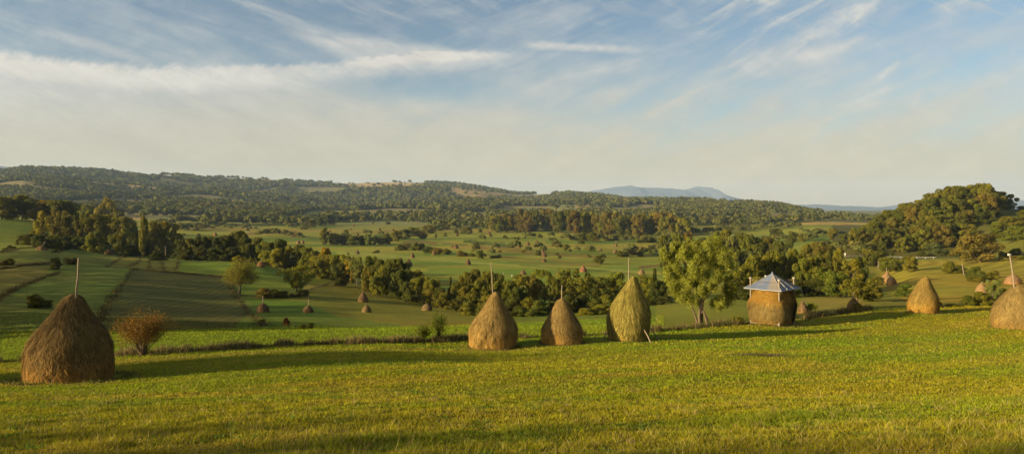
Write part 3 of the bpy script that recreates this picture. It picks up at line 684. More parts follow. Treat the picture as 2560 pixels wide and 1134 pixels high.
vase_shrub(1842, 810, 26, 34, 'brown', 12, 1400, 0.04, 'shrub', 'brownish shrub on the field edge left of the tin roofed hay shelter', 'shrub', 0.05, stems=18)
vase_shrub(2026, 779, 26, 30, 'olive', 13, 1400, 0.045, 'shrub', 'spiky olive shrub on the field edge right of the tin roofed hay shelter', 'shrub', 0.05, stems=18)

def willow():
    px0, base = 1752, 808
    loc = hit(px0, base, 30); D = loc[1]; k = D / F
    r = np.random.default_rng(21)
    P3 = lambda px, py, dy: np.array([(px - px0) * k, dy, (base - py) * k])
    out = [(1658,640),(1662,612),(1690,602),(1712,612),(1730,598),(1752,604),(1775,592),(1796,598),(1806,620),(1818,632),(1826,655),(1842,690),(1838,720),(1822,752),(1805,768),(1780,760),(1765,770),(1745,760),(1735,745),(1715,768),(1698,762),(1700,742),(1678,722),(1668,690),(1662,668)]
    poly = np.array(out, float); bc, br = [], []
    while len(bc) < 175:
        px, py = 1650 + 200 * r.random(), 588 + 185 * r.random()
        if not inpoly(np.array([px]), np.array([py]), poly)[0]: continue
        half = 3.0 * math.sqrt(max(0.08, 1 - ((px - 1750) / 100) ** 2)) * (0.45 + 0.55 * math.sin(math.pi * min(1, max(0, (py - 585) / 190)) ** 0.8))
        if 1725 < px < 1785 and py > 725 and r.random() < 0.75: continue
        bc.append(P3(px, py, (r.random() * 2 - 1) * half)); br.append(0.28 + 0.3 * r.random())
    Vs, Fs, Cs, o = [], [], [], 0
    for c, rad in zip(bc, br):
        n = 400
        d = sph(n, r, 0.2); Pn = c + d * rad * (0.35 + 0.75 * r.random(n))[:, None] * np.array([0.85, 0.85, 1.25])
        Nn = d + 0.9 * sph(n, r); Nn /= np.linalg.norm(Nn, axis=1)[:, None]
        bt = 0.78 + 0.44 * r.random(); lt = bt * (0.6 + 0.7 * r.random(n)); pale = (r.random(n) < 0.10) & (Pn[:, 2] > 3)
        tint = np.stack([lt * np.where(pale, 1.5, 1), lt * np.where(pale, 1.55, 1), lt * np.where(pale, 2.6, 1)], 1)
        V, Fq, cc = leaf_quads(Pn, Nn, 0.045, r, tint, 1.7); Vs.append(V); Fs.append(Fq + o); Cs.append(cc); o += len(V)
    root = empty('tree', (loc[0], loc[1], loc[2] - 0.05))
    c = obj('crown', mesh('crown', np.concatenate(Vs), np.concatenate(Fs), M['leaf'], np.concatenate(Cs)), root); c.color = (0.200, 0.208, 0.024, 1)
    mb = MB()
    limb = lambda pts, rad: mb.tube([P3(*p) for p in pts], rad, 8)
    limb([(1750,810,0),(1748,790,0),(1751,760,0),(1756,725,.1),(1757,700,.2),(1768,650,.3),(1775,615,.2)], [.17,.14,.11,.085,.06,.03,.01])
    limb([(1746,810,.1),(1737,785,.1),(1729,760,0),(1722,735,-.2),(1712,700,-.3),(1702,672,-.4),(1690,630,-.3)], [.13,.09,.07,.055,.045,.03,.01])
    limb([(1755,810,.1),(1757,780,.3),(1762,750,.5),(1775,725,.7),(1800,690,.8)], [.13,.1,.07,.05,.015])
    limb([(1756,752,.05),(1764,742,-.3),(1776,728,-.5),(1790,710,-.6)], [.06,.045,.03,.012])
    limb([(1753,735,.05),(1749,715,-.2),(1747,690,-.3),(1740,650,-.2)], [.055,.04,.03,.012])
    limb([(1752,785,.05),(1760,768,-.4),(1768,757,-.6)], [.05,.035,.012])
    obj('trunk', mb.mesh('trunk', M['bark'], True), root)
    tag(root, 'big yellow green willow with forked trunks between the tall pole stack and the hay shelter', 'tree')
    s = empty('broken_stump', at(1768, D - 0.4)); mb = MB()
    mb.tube([(0, 0, -.05), (-.1, 0, .35), (-.28, .05, .95), (-.36, .05, 1.15)], [.13, .12, .08, .05], 7); mb.tube([(.12, 0, -.05), (.0, 0, .5), (-.1, 0, .85)], [.08, .06, .03], 6)
    obj('wood', mb.mesh('wood', M['bark'], True), s); tag(s, 'split broken stump leaning at the foot of the willow', 'stump')
willow()

# ------------------------------------------------------------------ hay
def hay_mesh(h, prof, seed, strands, slen, swid, lump=0.05, dirt=0.0, gold=(0.0, 0.3)):
    """one weathered haystack: lumpy body and hanging stalks; prof = (t, half width / h)"""
    r = np.random.default_rng(seed); nt, na = 44, 72
    T = np.linspace(0, 1, nt); tk, rk_ = zip(*prof); R = pchip(tk, rk_, T) * h
    A = np.arange(na) / na * 2 * math.pi
    TT, AA = np.meshgrid(T, A, indexing='ij'); RR = np.repeat(R[:, None], na, 1)
    def rad(T_, A_):
        base = np.interp(T_, T, R)
        cx, sx = np.cos(A_), np.sin(A_)
        lu = fbm(cx * 1.7 + 5 + seed, sx * 1.7 + T_ * 3.2, seed, 4) - 0.5
        rip = fbm(A_ * 5.5, T_ * 6.0 + 0 * A_, seed + 3, 4) - 0.5
        return base * (1 + lump * 3.5 * lu + lump * 1.3 * rip * np.minimum(1, 6 * np.minimum(A_, 2 * math.pi - A_)))
    lean = (r.random(2) - .5) * 0.13 * h
    def pt(T_, A_, off=0.0):
        q = rad(T_, A_) + off
        return np.stack([q * np.cos(A_) + lean[0] * T_ ** 2, q * np.sin(A_) + lean[1] * T_ ** 2, T_ * h], -1)
    V = pt(TT, AA).reshape(-1, 3)
    i = np.arange(nt - 1)[:, None] * na; j = np.arange(na)[None, :]; j2 = (j + 1) % na
    Fq = np.stack([i + j, i + j2, i + na + j2, i + na + j], -1).reshape(-1, 4)
    capi = len(V); V = np.concatenate([V, [[lean[0], lean[1], h * 1.004]]])
    ft = np.stack([np.full(na, capi), (nt - 1) * na + np.arange(na), (nt - 1) * na + (np.arange(na) + 1) % na], 1)
    def tone(t, n, ang=0.0):
        g = .8 * sstep(gold[1], gold[0], t + (r.random(n) - .5) * 0.3 + (fbm(np.arange(n) * 0 + ang * 2.2, t * 2, seed, 3) - .5) * .5)
        wth = np.array([0.70, 0.66, 0.60]); gd = np.array([1.30, 0.98, 0.50])
        return (wth + (gd - wth) * g[:, None])
    cb = tone(np.concatenate([TT.ravel(), [1.0]]), len(V), np.concatenate([AA.ravel(), [0.0]])) * 0.72
    Vs, Fs, Cs = [V], [Fq], [cb]
    tuft = r.random(strands) < .08
    t0 = np.clip(1.02 - r.random(strands) ** 0.75 * 1.0, 0.02, 1.0); a0 = r.random(strands) * 2 * math.pi
    L = slen * (0.5 + r.random(strands)) / h
    da = (r.random(strands) - .5) * 0.42
    lift = 0.015 * h * (0.2 + r.random(strands) ** 1.5 * 1.3) * np.where(tuft, 1.5, 1) * (.35 + .65 * sstep(.02, .2, t0))
    p0 = pt(t0, a0, lift * 0.15); p1 = pt(np.maximum(t0 - L * .55, 0.004), (a0 + da * .5) % (2*math.pi), lift); p2 = pt(np.maximum(t0 - L, 0.0), (a0 + da) % (2*math.pi), lift * (0.6 + 1.2 * r.random(strands)))
    side = np.stack([-np.sin(a0), np.cos(a0), np.zeros(strands)], 1) * (swid * (0.6 + 0.8 * r.random(strands)) * np.where(tuft, 1.6, 1))[:, None]
    Vst = np.stack([p0 - side * .5, p0 + side * .5, p1 + side * .5, p1 - side * .5, p2 + side * .12, p2 - side * .12], 1).reshape(-1, 3)
    b = len(V) + np.arange(strands)[:, None] * 6
    Fst = np.concatenate([b + np.array([0, 1, 2, 3]), b + np.array([3, 2, 4, 5])])
    ct = tone(t0, strands, a0) * (0.40 + 1.2 * r.random(strands))[:, None]
    V = np.concatenate([V, Vst]); cc = np.concatenate([cb, np.repeat(ct, 6, 0)])
    return mesh('hay', V, [np.concatenate([Fq, Fst]), ft], M['hay'], cc, True)
def pole_mesh(h, r0=0.045, lean=0.0, seed=0):
    mb = MB(); q = random.Random(seed)
    pts = [(lean * t + (q.random() - .5) * 0.03, (q.random() - .5) * 0.03, h * t) for t in (0, .2, .4, .6, .8, 1)]
    mb.tube(pts, [r0 * (1.1 - .35 * t) for t in (0, .2, .4, .6, .8, 1)], 7); return mb.mesh('pole', M['wood'], True)
def big_stack(px, base, hpx, prof, colour, label, seed, pole=0, plean=0.0, poff=0.0, strands=11000, lump=0.05, gold=(0.02, 0.42), dmin=20):
    loc = hit(px, base, dmin); D = loc[1]; h = hpx / F * D
    root = empty('haystack', (loc[0], loc[1], loc[2] - 0.08), random.Random(seed).random() * 6.28)
    hm = obj('hay', hay_mesh(h + 0.08, prof, seed, strands, 0.10 * h, 0.0052 * h, lump, gold=gold), root); hm.color = (*colour, 1)
    if pole:
        p = obj('pole', pole_mesh(0.5 + pole / F * D, 0.042, plean / F * D, seed), root)
        p.rotation_euler = (0, 0, -root.rotation_euler.z)
        q = Matrix.Rotation(-root.rotation_euler.z, 3, 'Z') @ Vector((poff / F * D, 0, 0)); p.location = (q.x, q.y, h - 0.45)
    tag(root, label, 'haystack', 'haystacks'); return root, loc, h
big_stack(175, 953, 216, [(0,0.4067),(.08,0.4274),(.25,0.4233),(.4,0.4067),(.5,0.3735),(.62,0.3029),(.73,0.22),(.85,0.1411),(.93,0.09545),(.975,0.07055),(1,0.0166)], (0.225,0.153,0.060), 'biggest haystack, dark brown with a tall bare pole, beside the russet shrub', 4, 92, 8, 14, 52000, 0.05, (0.05, .5))
big_stack(1233, 866, 138, [(0,0.3864),(.1,0.4048),(.3,0.4094),(.45,0.368),(.55,0.3082),(.7,0.2024),(.85,0.115),(.95,0.0644),(1,0.0184)], (0.336,0.237,0.084), 'brown haystack with the long thin pole, first of the three in a row', 14, 76, -5, 0, 36000, 0.06)
big_stack(1405, 856, 111, [(0,0.4324),(.1,0.4512),(.25,0.4465),(.4,0.4042),(.55,0.3196),(.75,0.2021),(.9,0.1222),(.97,0.0846),(1,0.0282)], (0.325,0.231,0.084), 'short broad haystack with a short pole, in the middle of the three in a row', 24, 36, 0, 0, 32000, 0.055)
r3, l3, h3 = big_stack(1571, 849, 158, [(0,0.2832),(.1,0.2976),(.25,0.3168),(.4,0.3216),(.55,0.2784),(.7,0.1968),(.82,0.1248),(.93,0.0624),(1,0.0144)], (0.31,0.265,0.068), 'tallest greenish yellow haystack with leaning props, last of the three in a row', 34, 48, 1, 0, 36000, 0.06, (-.3, .1))
for dx0, z0, dx1, dy1, dy0 in ((0.86, 1.02, 1.24, -1.95, -1.22), (1.42, 0.98, 2.15, 0.1, -0.30), (-1.50, 0.60, -1.98, -0.45, -0.25)):
    mb = MB(); bx, by = dx1, dy1
    gzz = gz(l3[0] + bx, l3[1] + by) - l3[2] + 0.08
    mb.tube([(bx, by, gzz - 0.08), ((bx + dx0) / 2 + .02, (by + dy0) / 2, (z0 + gzz) / 2), (dx0, dy0, z0)], [.05, .045, .04], 6)
    p = obj('prop', mb.mesh('prop', M['wood'], True), r3); p.rotation_euler = (0, 0, -r3.rotation_euler.z)
big_stack(2308, 780, 90, [(0,0.3354),(.1,0.3569),(.25,0.3655),(.4,0.344),(.52,0.2967),(.7,0.1935),(.85,0.1247),(.95,0.0774),(1,0.0258)], (0.335,0.238,0.070), 'golden brown haystack without a pole alone on the crest right of the hay shelter', 44, 0, 0, 0, 20000, 0.07, (.1, .5))
big_stack(2551, 816, 104, [(0,0.5264),(.1,0.564),(.3,0.5828),(.45,0.5405),(.6,0.4512),(.75,0.3384),(.9,0.188),(.97,0.1034),(1,0.0282)], (0.319,0.231,0.084), 'wide rounded haystack cut by the right edge, its leaning pole topped by a block', 54, 0, 0, 0, 22000, 0.05, (0.0, .3))
def block_pole():
    loc = hit(2551, 816, 20); D = loc[1]; root = [o for o in C.objects if o.get('label', '').startswith('wide rounded haystack')][0]
    mb = MB(); k = D / F
    mb.tube([(-.48, 0, 3.0), (-.62, 0, 4.4), (-.86, 0, 5.95)], [.07, .065, .055], 7)
    inv = -root.rotation_euler.z
    p = obj('pole', mb.mesh('pole', M['wood'], True), root); p.rotation_euler = (0, 0, inv)
    mb = MB(); mb.box((-.90, 0, 6.0), (.10, .09, .085), 0.3, (.36, .32, .26)); b = obj('cap_block', mb.mesh('cap_block', M['plain']), p)
block_pole()

CONE = [(0,.44),(.12,.46),(.3,.44),(.5,.36),(.7,.23),(.85,.13),(.95,.06),(1,.02)]
NARROW = [(0,.34),(.15,.36),(.35,.345),(.55,.28),(.75,.17),(.9,.08),(1,.02)]
DOME = [(0,.62),(.15,.64),(.4,.60),(.65,.48),(.85,.29),(.95,.16),(1,.03)]
FLAT = [(0,1.0),(.2,.98),(.5,.82),(.75,.55),(.92,.28),(1,.05)]
HP = {k: [hay_mesh(1.0, p, 200 + 7 * i + len(k), n, 0.17, 0.010, 0.06) for i in range(3)] for k, p, n in (('cone', CONE, 2600), ('narrow', NARROW, 2600), ('dome', DOME, 2600), ('flat', FLAT, 2600))}
PM = mesh('pole', *(lambda m: (np.concatenate(m.V), [np.concatenate(f) for f in m.F.values()]))((lambda m: (m.tube([(0, 0, 0), (.02, .01, .5), (.0, 0, 1)], [.04, .035, .028], 6), m)[1])(MB())), M['wood'])
HAYS = []
def far_stack(px, base, hpx, wpx, kind, label, pole=0, tone=(0.215, 0.145, 0.075), dmin=60, lean=0.0):
    loc = hit(px, base, dmin); D = loc[1]; h, w = hpx / F * D * 1.04, wpx / F * D
    m = random.choice(HP[kind]); ref = dict(cone=.92, narrow=.72, dome=1.28, flat=2.0)[kind]
    root = empty('haystack', (loc[0], loc[1], loc[2] - 0.05))
    a = obj('hay', m, root, (0, 0, 0), random.random() * 6.28, (w / ref, w / ref, h)); j = 1 + (random.random() - .5) * .3
    a.color = (tone[0] * j, tone[1] * j, tone[2] * j, 1)
    if pole:
        p = obj('pole', PM, root, (0, 0, h * 0.85), 0, (1.4 + D / 200, 1.4 + D / 200, pole / F * D + h * .15)); p.rotation_euler = (0, lean, 0)
    tag(root, label, 'haystack', 'haystacks'); HAYS.append((root, px, base)); return root
W = lambda *a, **k: far_stack(*a, **k)
W(105,625,11,27,'flat','flattened brown hay heap below the left wood with a pole leaning out of it',14,lean=.6)
W(271,637,13,21,'dome','small brown stack with a thin pole on the crest below the left wood',9)
W(397,649,17,23,'cone','brown stack with two poles below the open tree of the left wood',12)
PMT = HAYS[-1][0]; _p = obj('pole', PM, PMT, (1.9, .4, 0), 0, (2.6, 2.6, 4.4))
W(653,667,14,21,'dome','reddish stack on the bright green crest in front of the creek wood',8,tone=(.36,.2,.1))
W(657,780,23,31,'dome','dark rounded stack with a pole at the lower corner of the ploughed strip',18)
W(771,780,18,25,'dome','small dark stack with a long pole on the lush grass of the hollow',17)
W(908,754,25,25,'cone','pointed brown stack in the hollow, highest of the group of three without long poles',4)
W(916,779,18,23,'dome','low rounded grey brown stack just below the pointed stack in the hollow',0,tone=(.24,.175,.085))
W(1067,776,18,27,'dome','low rounded grey brown stack alone at the right side of the hollow',0,tone=(.24,.175,.085))
W(1002,663,20,13,'narrow','slim dark stack, left of a close pair on the valley meadow',0,tone=(.2,.13,.09))
W(1022,665,18,18,'cone','broad reddish stack, right of a close pair on the valley meadow')
W(1031,644,13,12,'cone','brown stack just above the close pair on the valley meadow')
W(1085,637,13,12,'cone','pale brown peaked stack in front of the hedge of rounded bushes')
W(1170,662,16,14,'cone','lone brown stack on the open valley meadow left of the first long pole')
W(894,635,11,9,'narrow','dark stack with a pale top at the far corner of the valley meadow',tone=(.2,.15,.11))
W(1308,686,13,14,'cone','reddish stack half hidden by the open creek trees right of the first long pole')
W(1397,687,11,15,'dome','low reddish stack just above the shortest foreground pole')
W(1458,679,16,18,'cone','steep red brown stack standing clear above the creek trees between second and third foreground stacks',tone=(.33,.17,.1))
W(1604,685,12,16,'dome','pale brown stack beside the dark pointed tree left of the willow',tone=(.33,.24,.13))
W(1360,655,9,13,'dome','lowest stack of a column of three on the ribbed strips of the valley')
W(1360,642,13,13,'cone','middle and darkest stack of a column of three on the valley strips',tone=(.24,.15,.1))
W(1357,631,10,9,'cone','top stack of a column of three on the valley strips')
W(1298,619,10,9,'cone','leftmost of three pinkish stacks rising in a slanting line in the mid valley')
W(1320,613,10,10,'cone','middle of three pinkish stacks rising in a slanting line in the mid valley')
W(1342,611,11,10,'cone','rightmost of three pinkish stacks rising in a slanting line in the mid valley')
W(1481,626,9,11,'cone','stack below the dark clump of bushes in the mid valley')
W(1501,628,8,10,'dome','small stack right beside the stack below the dark bush clump')
W(1540,616,9,8,'cone','thin poled stack between the bush rows of the mid valley',6)
W(1538,632,9,11,'dome','round stack next to the bush row left of the willow top')
W(1524,585,9,9,'cone','pale stack against the foot of the woodland belt',tone=(.36,.25,.14))
W(1140,621,10,13,'dome','rounded stack, larger of two touching ones above the hedge of rounded bushes')
W(1131,619,7,7,'cone','tiny dark stack touching the larger rounded one above the bush hedge')
W(1189,620,5,9,'flat','low flat hay heap beside the maize plot')
W(1143,590,8,8,'cone','stack between small trees left of the maize plot')
W(1223,587,10,9,'cone','stack with a fine pole right above the maize plot',6)
W(1290,579,9,9,'dome','stack at the left foot of the woodland belt')
W(1235,567,6,6,'cone','tiny stack by the thicket left of the woodland belt')
W(894,590,10,7,'narrow','peaked stack just above the diagonal hedge')
W(825,580,6,6,'cone','tiny stack right of the tall hedge tree')
W(910,577,6,7,'cone','tiny stack in the middle of the upper valley strip')
W(949,576,7,7,'cone','pointed tiny stack right of centre on the upper valley strip')
W(983,577,5,7,'dome','low tiny stack at the right end of the upper valley strip')
W(876,575,5,6,'dome','low tiny stack below the lone bush on the upper valley strip')
W(884,566,6,5,'narrow','tiny narrow stack left of a lone round bush on the upper valley strip')
W(932,559,6,5,'narrow','tiny stack high on the upper valley strip')
W(972,560,6,10,'dome','broad tiny stack high on the right of the upper valley strip')
W(538,589,10,10,'cone','orange stack alone on the pale strip above the dark creek wood',tone=(.42,.25,.13))
W(454,571,6,6,'cone','tiny stack by the hedge end at the far left of the valley')
W(491,571,5,6,'dome','tiny stack under the far left hedge, left of its pair')
W(505,570,5,6,'dome','tiny stack under the far left hedge, right of its pair')
W(606,571,6,6,'cone','tiny stack left of a pair on the far left strip')
W(618,571,5,7,'dome','dark tiny stack, left of a touching pair on the far left strip')
W(627,571,5,7,'dome','dark tiny stack, right of a touching pair on the far left strip')
W(672,575,6,6,'cone','tiny stack on the far left strip above the red brown stubble')
W(692,575,6,5,'cone','tiny narrow stack right of another above the red brown stubble')
W(711,586,7,7,'cone','stack on the red brown stubble left of the long hay rick')
W(746,609,10,10,'cone','pinkish stack below the long hay rick, the larger of two',tone=(.36,.23,.14))
W(757,608,8,8,'dome','pinkish stack below the long hay rick, the smaller of two',tone=(.36,.23,.14))
W(2134,772,29,31,'cone','brown stack with a short pole on the field edge right of the hay shelter',13,dmin=76)
W(2008,781,30,26,'cone','brown stack mostly hidden behind the right side of the hay shelter',0,dmin=72)
W(2229,714,23,23,'dome','rounded stack in front of two joined stacks on the right meadow',0,tone=(.38,.25,.12))
W(2216,706,27,26,'cone','taller stack behind, of two joined stacks on the right meadow',9,tone=(.35,.23,.11))
W(2163,694,8,11,'dome','small dark stack in the shade among the creek trees on the right',8,tone=(.22,.15,.08))
W(2454,732,24,27,'dome','rounded stack behind the pale leaved tree on the right',5,tone=(.38,.25,.12))
W(2532,709,24,38,'dome','broad stack on the upper right meadow behind the pole with a block',10,tone=(.34,.21,.11))
def rick():
    loc = hit(742, 592, 300); D = loc[1]; k = D / F; root = empty('hay_rick', (loc[0], loc[1], loc[2] - .1), 0.12); mb = MB()
    L, h, w = 24 * k, 9.5 * k, 2.6; n = 24; r = np.random.default_rng(3)
    prof = [(-1, 0), (-1.05, .45), (-.8, .8), (-.35, 1), (.35, 1), (.8, .8), (1.05, .45), (1, 0)]
    V = np.array([((i / n - .5) * L, p[0] * w * (1 + .08 * r.normal()), p[1] * h * (1 + .05 * r.normal()) * (0.9 if i in (0, n) else 1)) for i in range(n + 1) for p in prof]); m = len(prof)
    Fq = np.array([(i * m + j, (i + 1) * m + j, (i + 1) * m + j + 1, i * m + j + 1) for i in range(n) for j in range(m - 1)])
    cap = np.array([[j for j in range(m)], [n * m + j for j in range(m - 1, -1, -1)]])
    o = obj('hay', mesh('hay', V, [Fq, cap], M['hay'], np.tile((.8, .7, .6), (len(V), 1))), root); o.color = (.20, .13, .08, 1)
    tag(root, 'long dark hay rick with a pale end in the left of the valley', 'hay rick')
rick()

# ------------------------------------------------------------------ hay shelter with its sliding tin roof
def shelter():
    loc = hit(1931, 809, 40); D = loc[1]; k = D / F
    root = empty('hay_shelter', loc)
    best = None
    for yy in np.arange(.1, 1.3, .01):
        for ss in np.arange(2.0, 4.2, .03):
            d0 = -1.95; fx = (1948 - CX) / F * (D + d0)
            lx, ld = fx - ss * math.cos(yy), D + d0 + ss * math.sin(yy); rx, rd_ = fx + ss * math.sin(yy), D + d0 + ss * math.cos(yy)
            er = abs(CX + F * lx / ld - 1877) + abs(CX + F * rx / rd_ - 1985)
            if best is None or er < best[0]: best = (er, yy, ss, fx)
    _, yaw, s, fx = best
    ex = np.array([math.cos(yaw), -math.sin(yaw), 0]); ey = np.array([math.sin(yaw), math.cos(yaw), 0])   # left->front, front->right
    Fp = np.array([fx - loc[0], -1.95, 0]); Lp = Fp - ex * s; Rp = Fp + ey * s; Bp = Lp + ey * s
    gl = lambda p: gz(loc[0] + p[0], loc[1] + p[1]) - loc[2]
    top = 116 * k
    for p in (Lp, Fp, Rp, Bp):
        mb = MB(); g = gl(p); mb.tube([p + (0, 0, g - .15), p + (.01, 0, 2), p + (-.02, 0, top - .12)], [.085, .08, .07], 8)
        po = obj('post', mb.mesh('post', M['wood'], True), root)
        mb = MB(); mb.tube([p + (-.02, 0, top - .12), p + (-.02, 0, top - .08), p + (-.02, 0, top - .02), p + (-.02, 0, top + .03)], [.07, .13, .12, .04], 8, (.33, .29, .24)); obj('cap', mb.mesh('cap', M['plain']), po)
    mb = MB()
    for a, b in ((Lp, Fp), (Fp, Rp), (Rp, Bp), (Bp, Lp)): mb.tube([a + (0, 0, top - .2), (a + b) / 2 + (0, 0, top - .24), b + (0, 0, top - .2)], .018, 5)
    obj('tie_rail', mb.mesh('tie_rail', M['wood'], True), root)
    c = (Lp + Rp) / 2; e = 3.10; ap = 127 * k; o = 0.42; hs = s / 2 + o
    cor = [c - ex * hs - ey * hs, c + ex * hs - ey * hs, c + ex * hs + ey * hs, c - ex * hs + ey * hs]  # L, F, R, B
    mb = MB(); apex = c + np.array([0, 0, ap]); th = .035
    tn = (.118, .145, .205)
    for i in range(4):
        a, b = cor[i] + (0, 0, e), cor[(i + 1) % 4] + (0, 0, e)
        n = 7; V, Fq, cc = [], [], []
        for u in range(n + 1):
            for v in range(7):
                f = v / 6; q = a + (b - a) * (u / n); p = q + (apex - q) * f
                p = p - np.array([0, 0, 0.09 * math.sin(math.pi * f)])
                V.append(p)
                cc.append(tn if not (i == 0 and u > 4) else (.20, .175, .145))
        for u in range(n):
            for v in range(6): Fq.append((u * 7 + v, (u + 1) * 7 + v, (u + 1) * 7 + v + 1, u * 7 + v + 1))
        mb.add(V, Fq, np.array(cc)); V2 = np.array(V) - (0, 0, th); mb.add(V2, np.array(Fq)[:, ::-1], (.12, .11, .10))
        ea = [a, b, b - (0, 0, th), a - (0, 0, th)]; mb.add(ea, [(0, 1, 2, 3)], (.35, .36, .38))
    rf = obj('roof', mb.mesh('roof', M['tin']), root)
    mb = MB(); mb.tube([apex - (0, 0, .14), apex + (0, 0, .02), apex + (0, 0, .16)], [.13, .07, .015], 8, tn); obj('finial', mb.mesh('finial', M['tin'], True), rf)
    mb = MB()
    for i in range(4): mb.tube([cor[i] + (0, 0, e + .02), (cor[i] + apex + (0, 0, e)) / 2 * (1, 1, 1) + (0, 0, -.05), apex + (0, 0, -.02)], .022, 5, (.24, .24, .25))
    for f in (.30, .62):
        q = cor[1] + (cor[2] - cor[1]) * f + (0, 0, e + .05); mb.tube([q, (q + apex) / 2 + (0, 0, -.02), apex - (0, 0, .05)], .028, 5, (.34, .31, .25))
    obj('roof_batten', mb.mesh('roof_batten', M['plain'], True), rf)
    mb = MB(); q = cor[2] + (0, 0, e - .02); mb.tube([q, q + (.3, -.1, -1.1), q + (.5, -.2, -1.45)], .012, 5, (.6, .5, .3)); obj('rope', mb.mesh('rope', M['plain']), rf)
    # rails and floor beams
    mb = MB()
    for a, b in ((Lp, Fp), (Fp, Rp)):
        for zz in (.16, .34): mb.tube([a + (0, -.04, gl(a) + zz), b + (0, -.04, gl(b) + zz)], .045, 6)
    obj('floor_beam', mb.mesh('floor_beam', M['wood'], True), root)
    # the hay itself: a bulging square bale of loose hay with hanging stalks
    r = np.random.default_rng(8); nt, na = 40, 88; T = np.linspace(0, 1, nt); A = np.arange(na) / na * 2 * math.pi
    hh0, hh1 = .26, 2.98
    wid = pchip([0, .06, .2, .42, .6, .66, .8, 1], [.565, .60, .625, .635, .635, .62, .575, .50], T) * s
    def pt(T_, A_, off=0.0):
        ca, sa = np.cos(A_), np.sin(A_); sq = (np.abs(ca) ** 4.6 + np.abs(sa) ** 4.6) ** (-1 / 4.6)
        w_ = np.interp(T_, T, wid) * sq + off
        w_ = w_ * (1 + .20 * (fbm(ca * 2 + 9, sa * 2 + T_ * 4, 3, 4) - .5))
        return c + (w_ * ca)[..., None] * ex + (w_ * sa)[..., None] * ey + np.stack([0 * T_, 0 * T_, hh0 + (hh1 - hh0) * T_], -1)
    TT, AA = np.meshgrid(T, A, indexing='ij'); V = pt(TT, AA).reshape(-1, 3)
    i = np.arange(nt - 1)[:, None] * na; j = np.arange(na)[None, :]; j2 = (j + 1) % na
    Fq = np.stack([i + j, i + j2, i + na + j2, i + na + j], -1).reshape(-1, 4)
    cap = [np.arange(na)[::-1][None, :], ((nt - 1) * na + np.arange(na))[None, :]]
    def tone(t, n):
        g = np.clip(sstep(.58, .66, t + (r.random(n) - .5) * .1) + .75 * sstep(.25, .0, t + (r.random(n) - .5) * .1), 0, 1)[:, None]; return np.array([.82, .80, .74]) * (1 - g) + np.array([1.25, .98, .55]) * g
    cb = tone(TT.ravel(), len(V)) * .75
    S = 17000; t0 = r.random(S); a0 = r.random(S) * 6.283; L = .16 * (.4 + r.random(S)) * np.where(t0 > .64, .35, 1); da = (r.random(S) - .5) * np.where(t0 > .64, .3, .06); lf = .02 + .03 * r.random(S)
    p0, p1, p2 = pt(t0, a0, .006), pt(np.maximum(t0 - L * .5, 0), a0 + da * .5, lf), pt(np.maximum(t0 - L, -.0), a0 + da, lf * 1.3)
    p2[:, 2] -= np.where(t0 < .12, .12 * r.random(S), 0)
    side = (-np.sin(a0)[:, None] * ex + np.cos(a0)[:, None] * ey) * (.018 * (.6 + .8 * r.random(S)))[:, None]
    Vst = np.stack([p0 - side * .5, p0 + side * .5, p1 + side * .5, p1 - side * .5, p2 + side * .12, p2 - side * .12], 1).reshape(-1, 3); b = len(V) + np.arange(S)[:, None] * 6
    ct = tone(t0, S) * (.55 + .9 * r.random(S))[:, None]
    m = mesh('hay', np.concatenate([V, Vst]), [np.concatenate([Fq, b + np.array([0, 1, 2, 3]), b + np.array([3, 2, 4, 5])])] + [np.concatenate(cap)], M['hay'], np.concatenate([cb, np.repeat(ct, 6, 0)]), True)
    hy = obj('stored_hay', m, root); hy.color = (.220, .158, .056, 1)
    tag(root, 'hay shelter of four posts with a grey pyramid tin roof over golden hay', 'hay shelter')
    o = hit(1966, 808, 40); plant(1966, o[1], 26 * k, 30 * k, 'bush', 'dark', 'x', True, (o[0] , o[1] - .5, o[2])); PLANTS.pop()
    tag(C.objects[-1], 'dark leafy shrub growing against the shaded side of the hay shelter', 'shrub')
shelter()

# ------------------------------------------------------------------ small structures
def post(px, base, hpx, leanx, label, r0=.07, name='utility_pole', dmin=60):
    loc = hit(px, base, dmin); D = loc[1]; h = hpx / F * D; mb = MB(); l = leanx / F * D
    mb.tube([(0, 0, -.2), (l * .5, 0, h * .5), (l, 0, h)], [r0, r0 * .9, r0 * .75], 7)
    o = obj(name, mb.mesh(name, M['wood'], True), None, loc); tag(o, label, 'pole'); return o
post(2410, 686, 28, -5, 'leaning grey wooden pole between the dark shrubs of the right meadow', .13)
post(2197, 673, 22, -1, 'thin upright pole left of the bushes below the road', .12)
post(2285, 676, 22, 0, 'thin upright pole right of the bushes below the road', .12)
post(2133, 704, 18, 0, 'pale post in front of the shaded creek trees right of the hay shelter', .10)
post(2553, 640, 14, 0, 'far post beside a shrub at the right edge', .12)
post(1640, 806, 0.1 + 10, 2, 'short stake at the field edge left of the willow', .03, 'stake', 40)
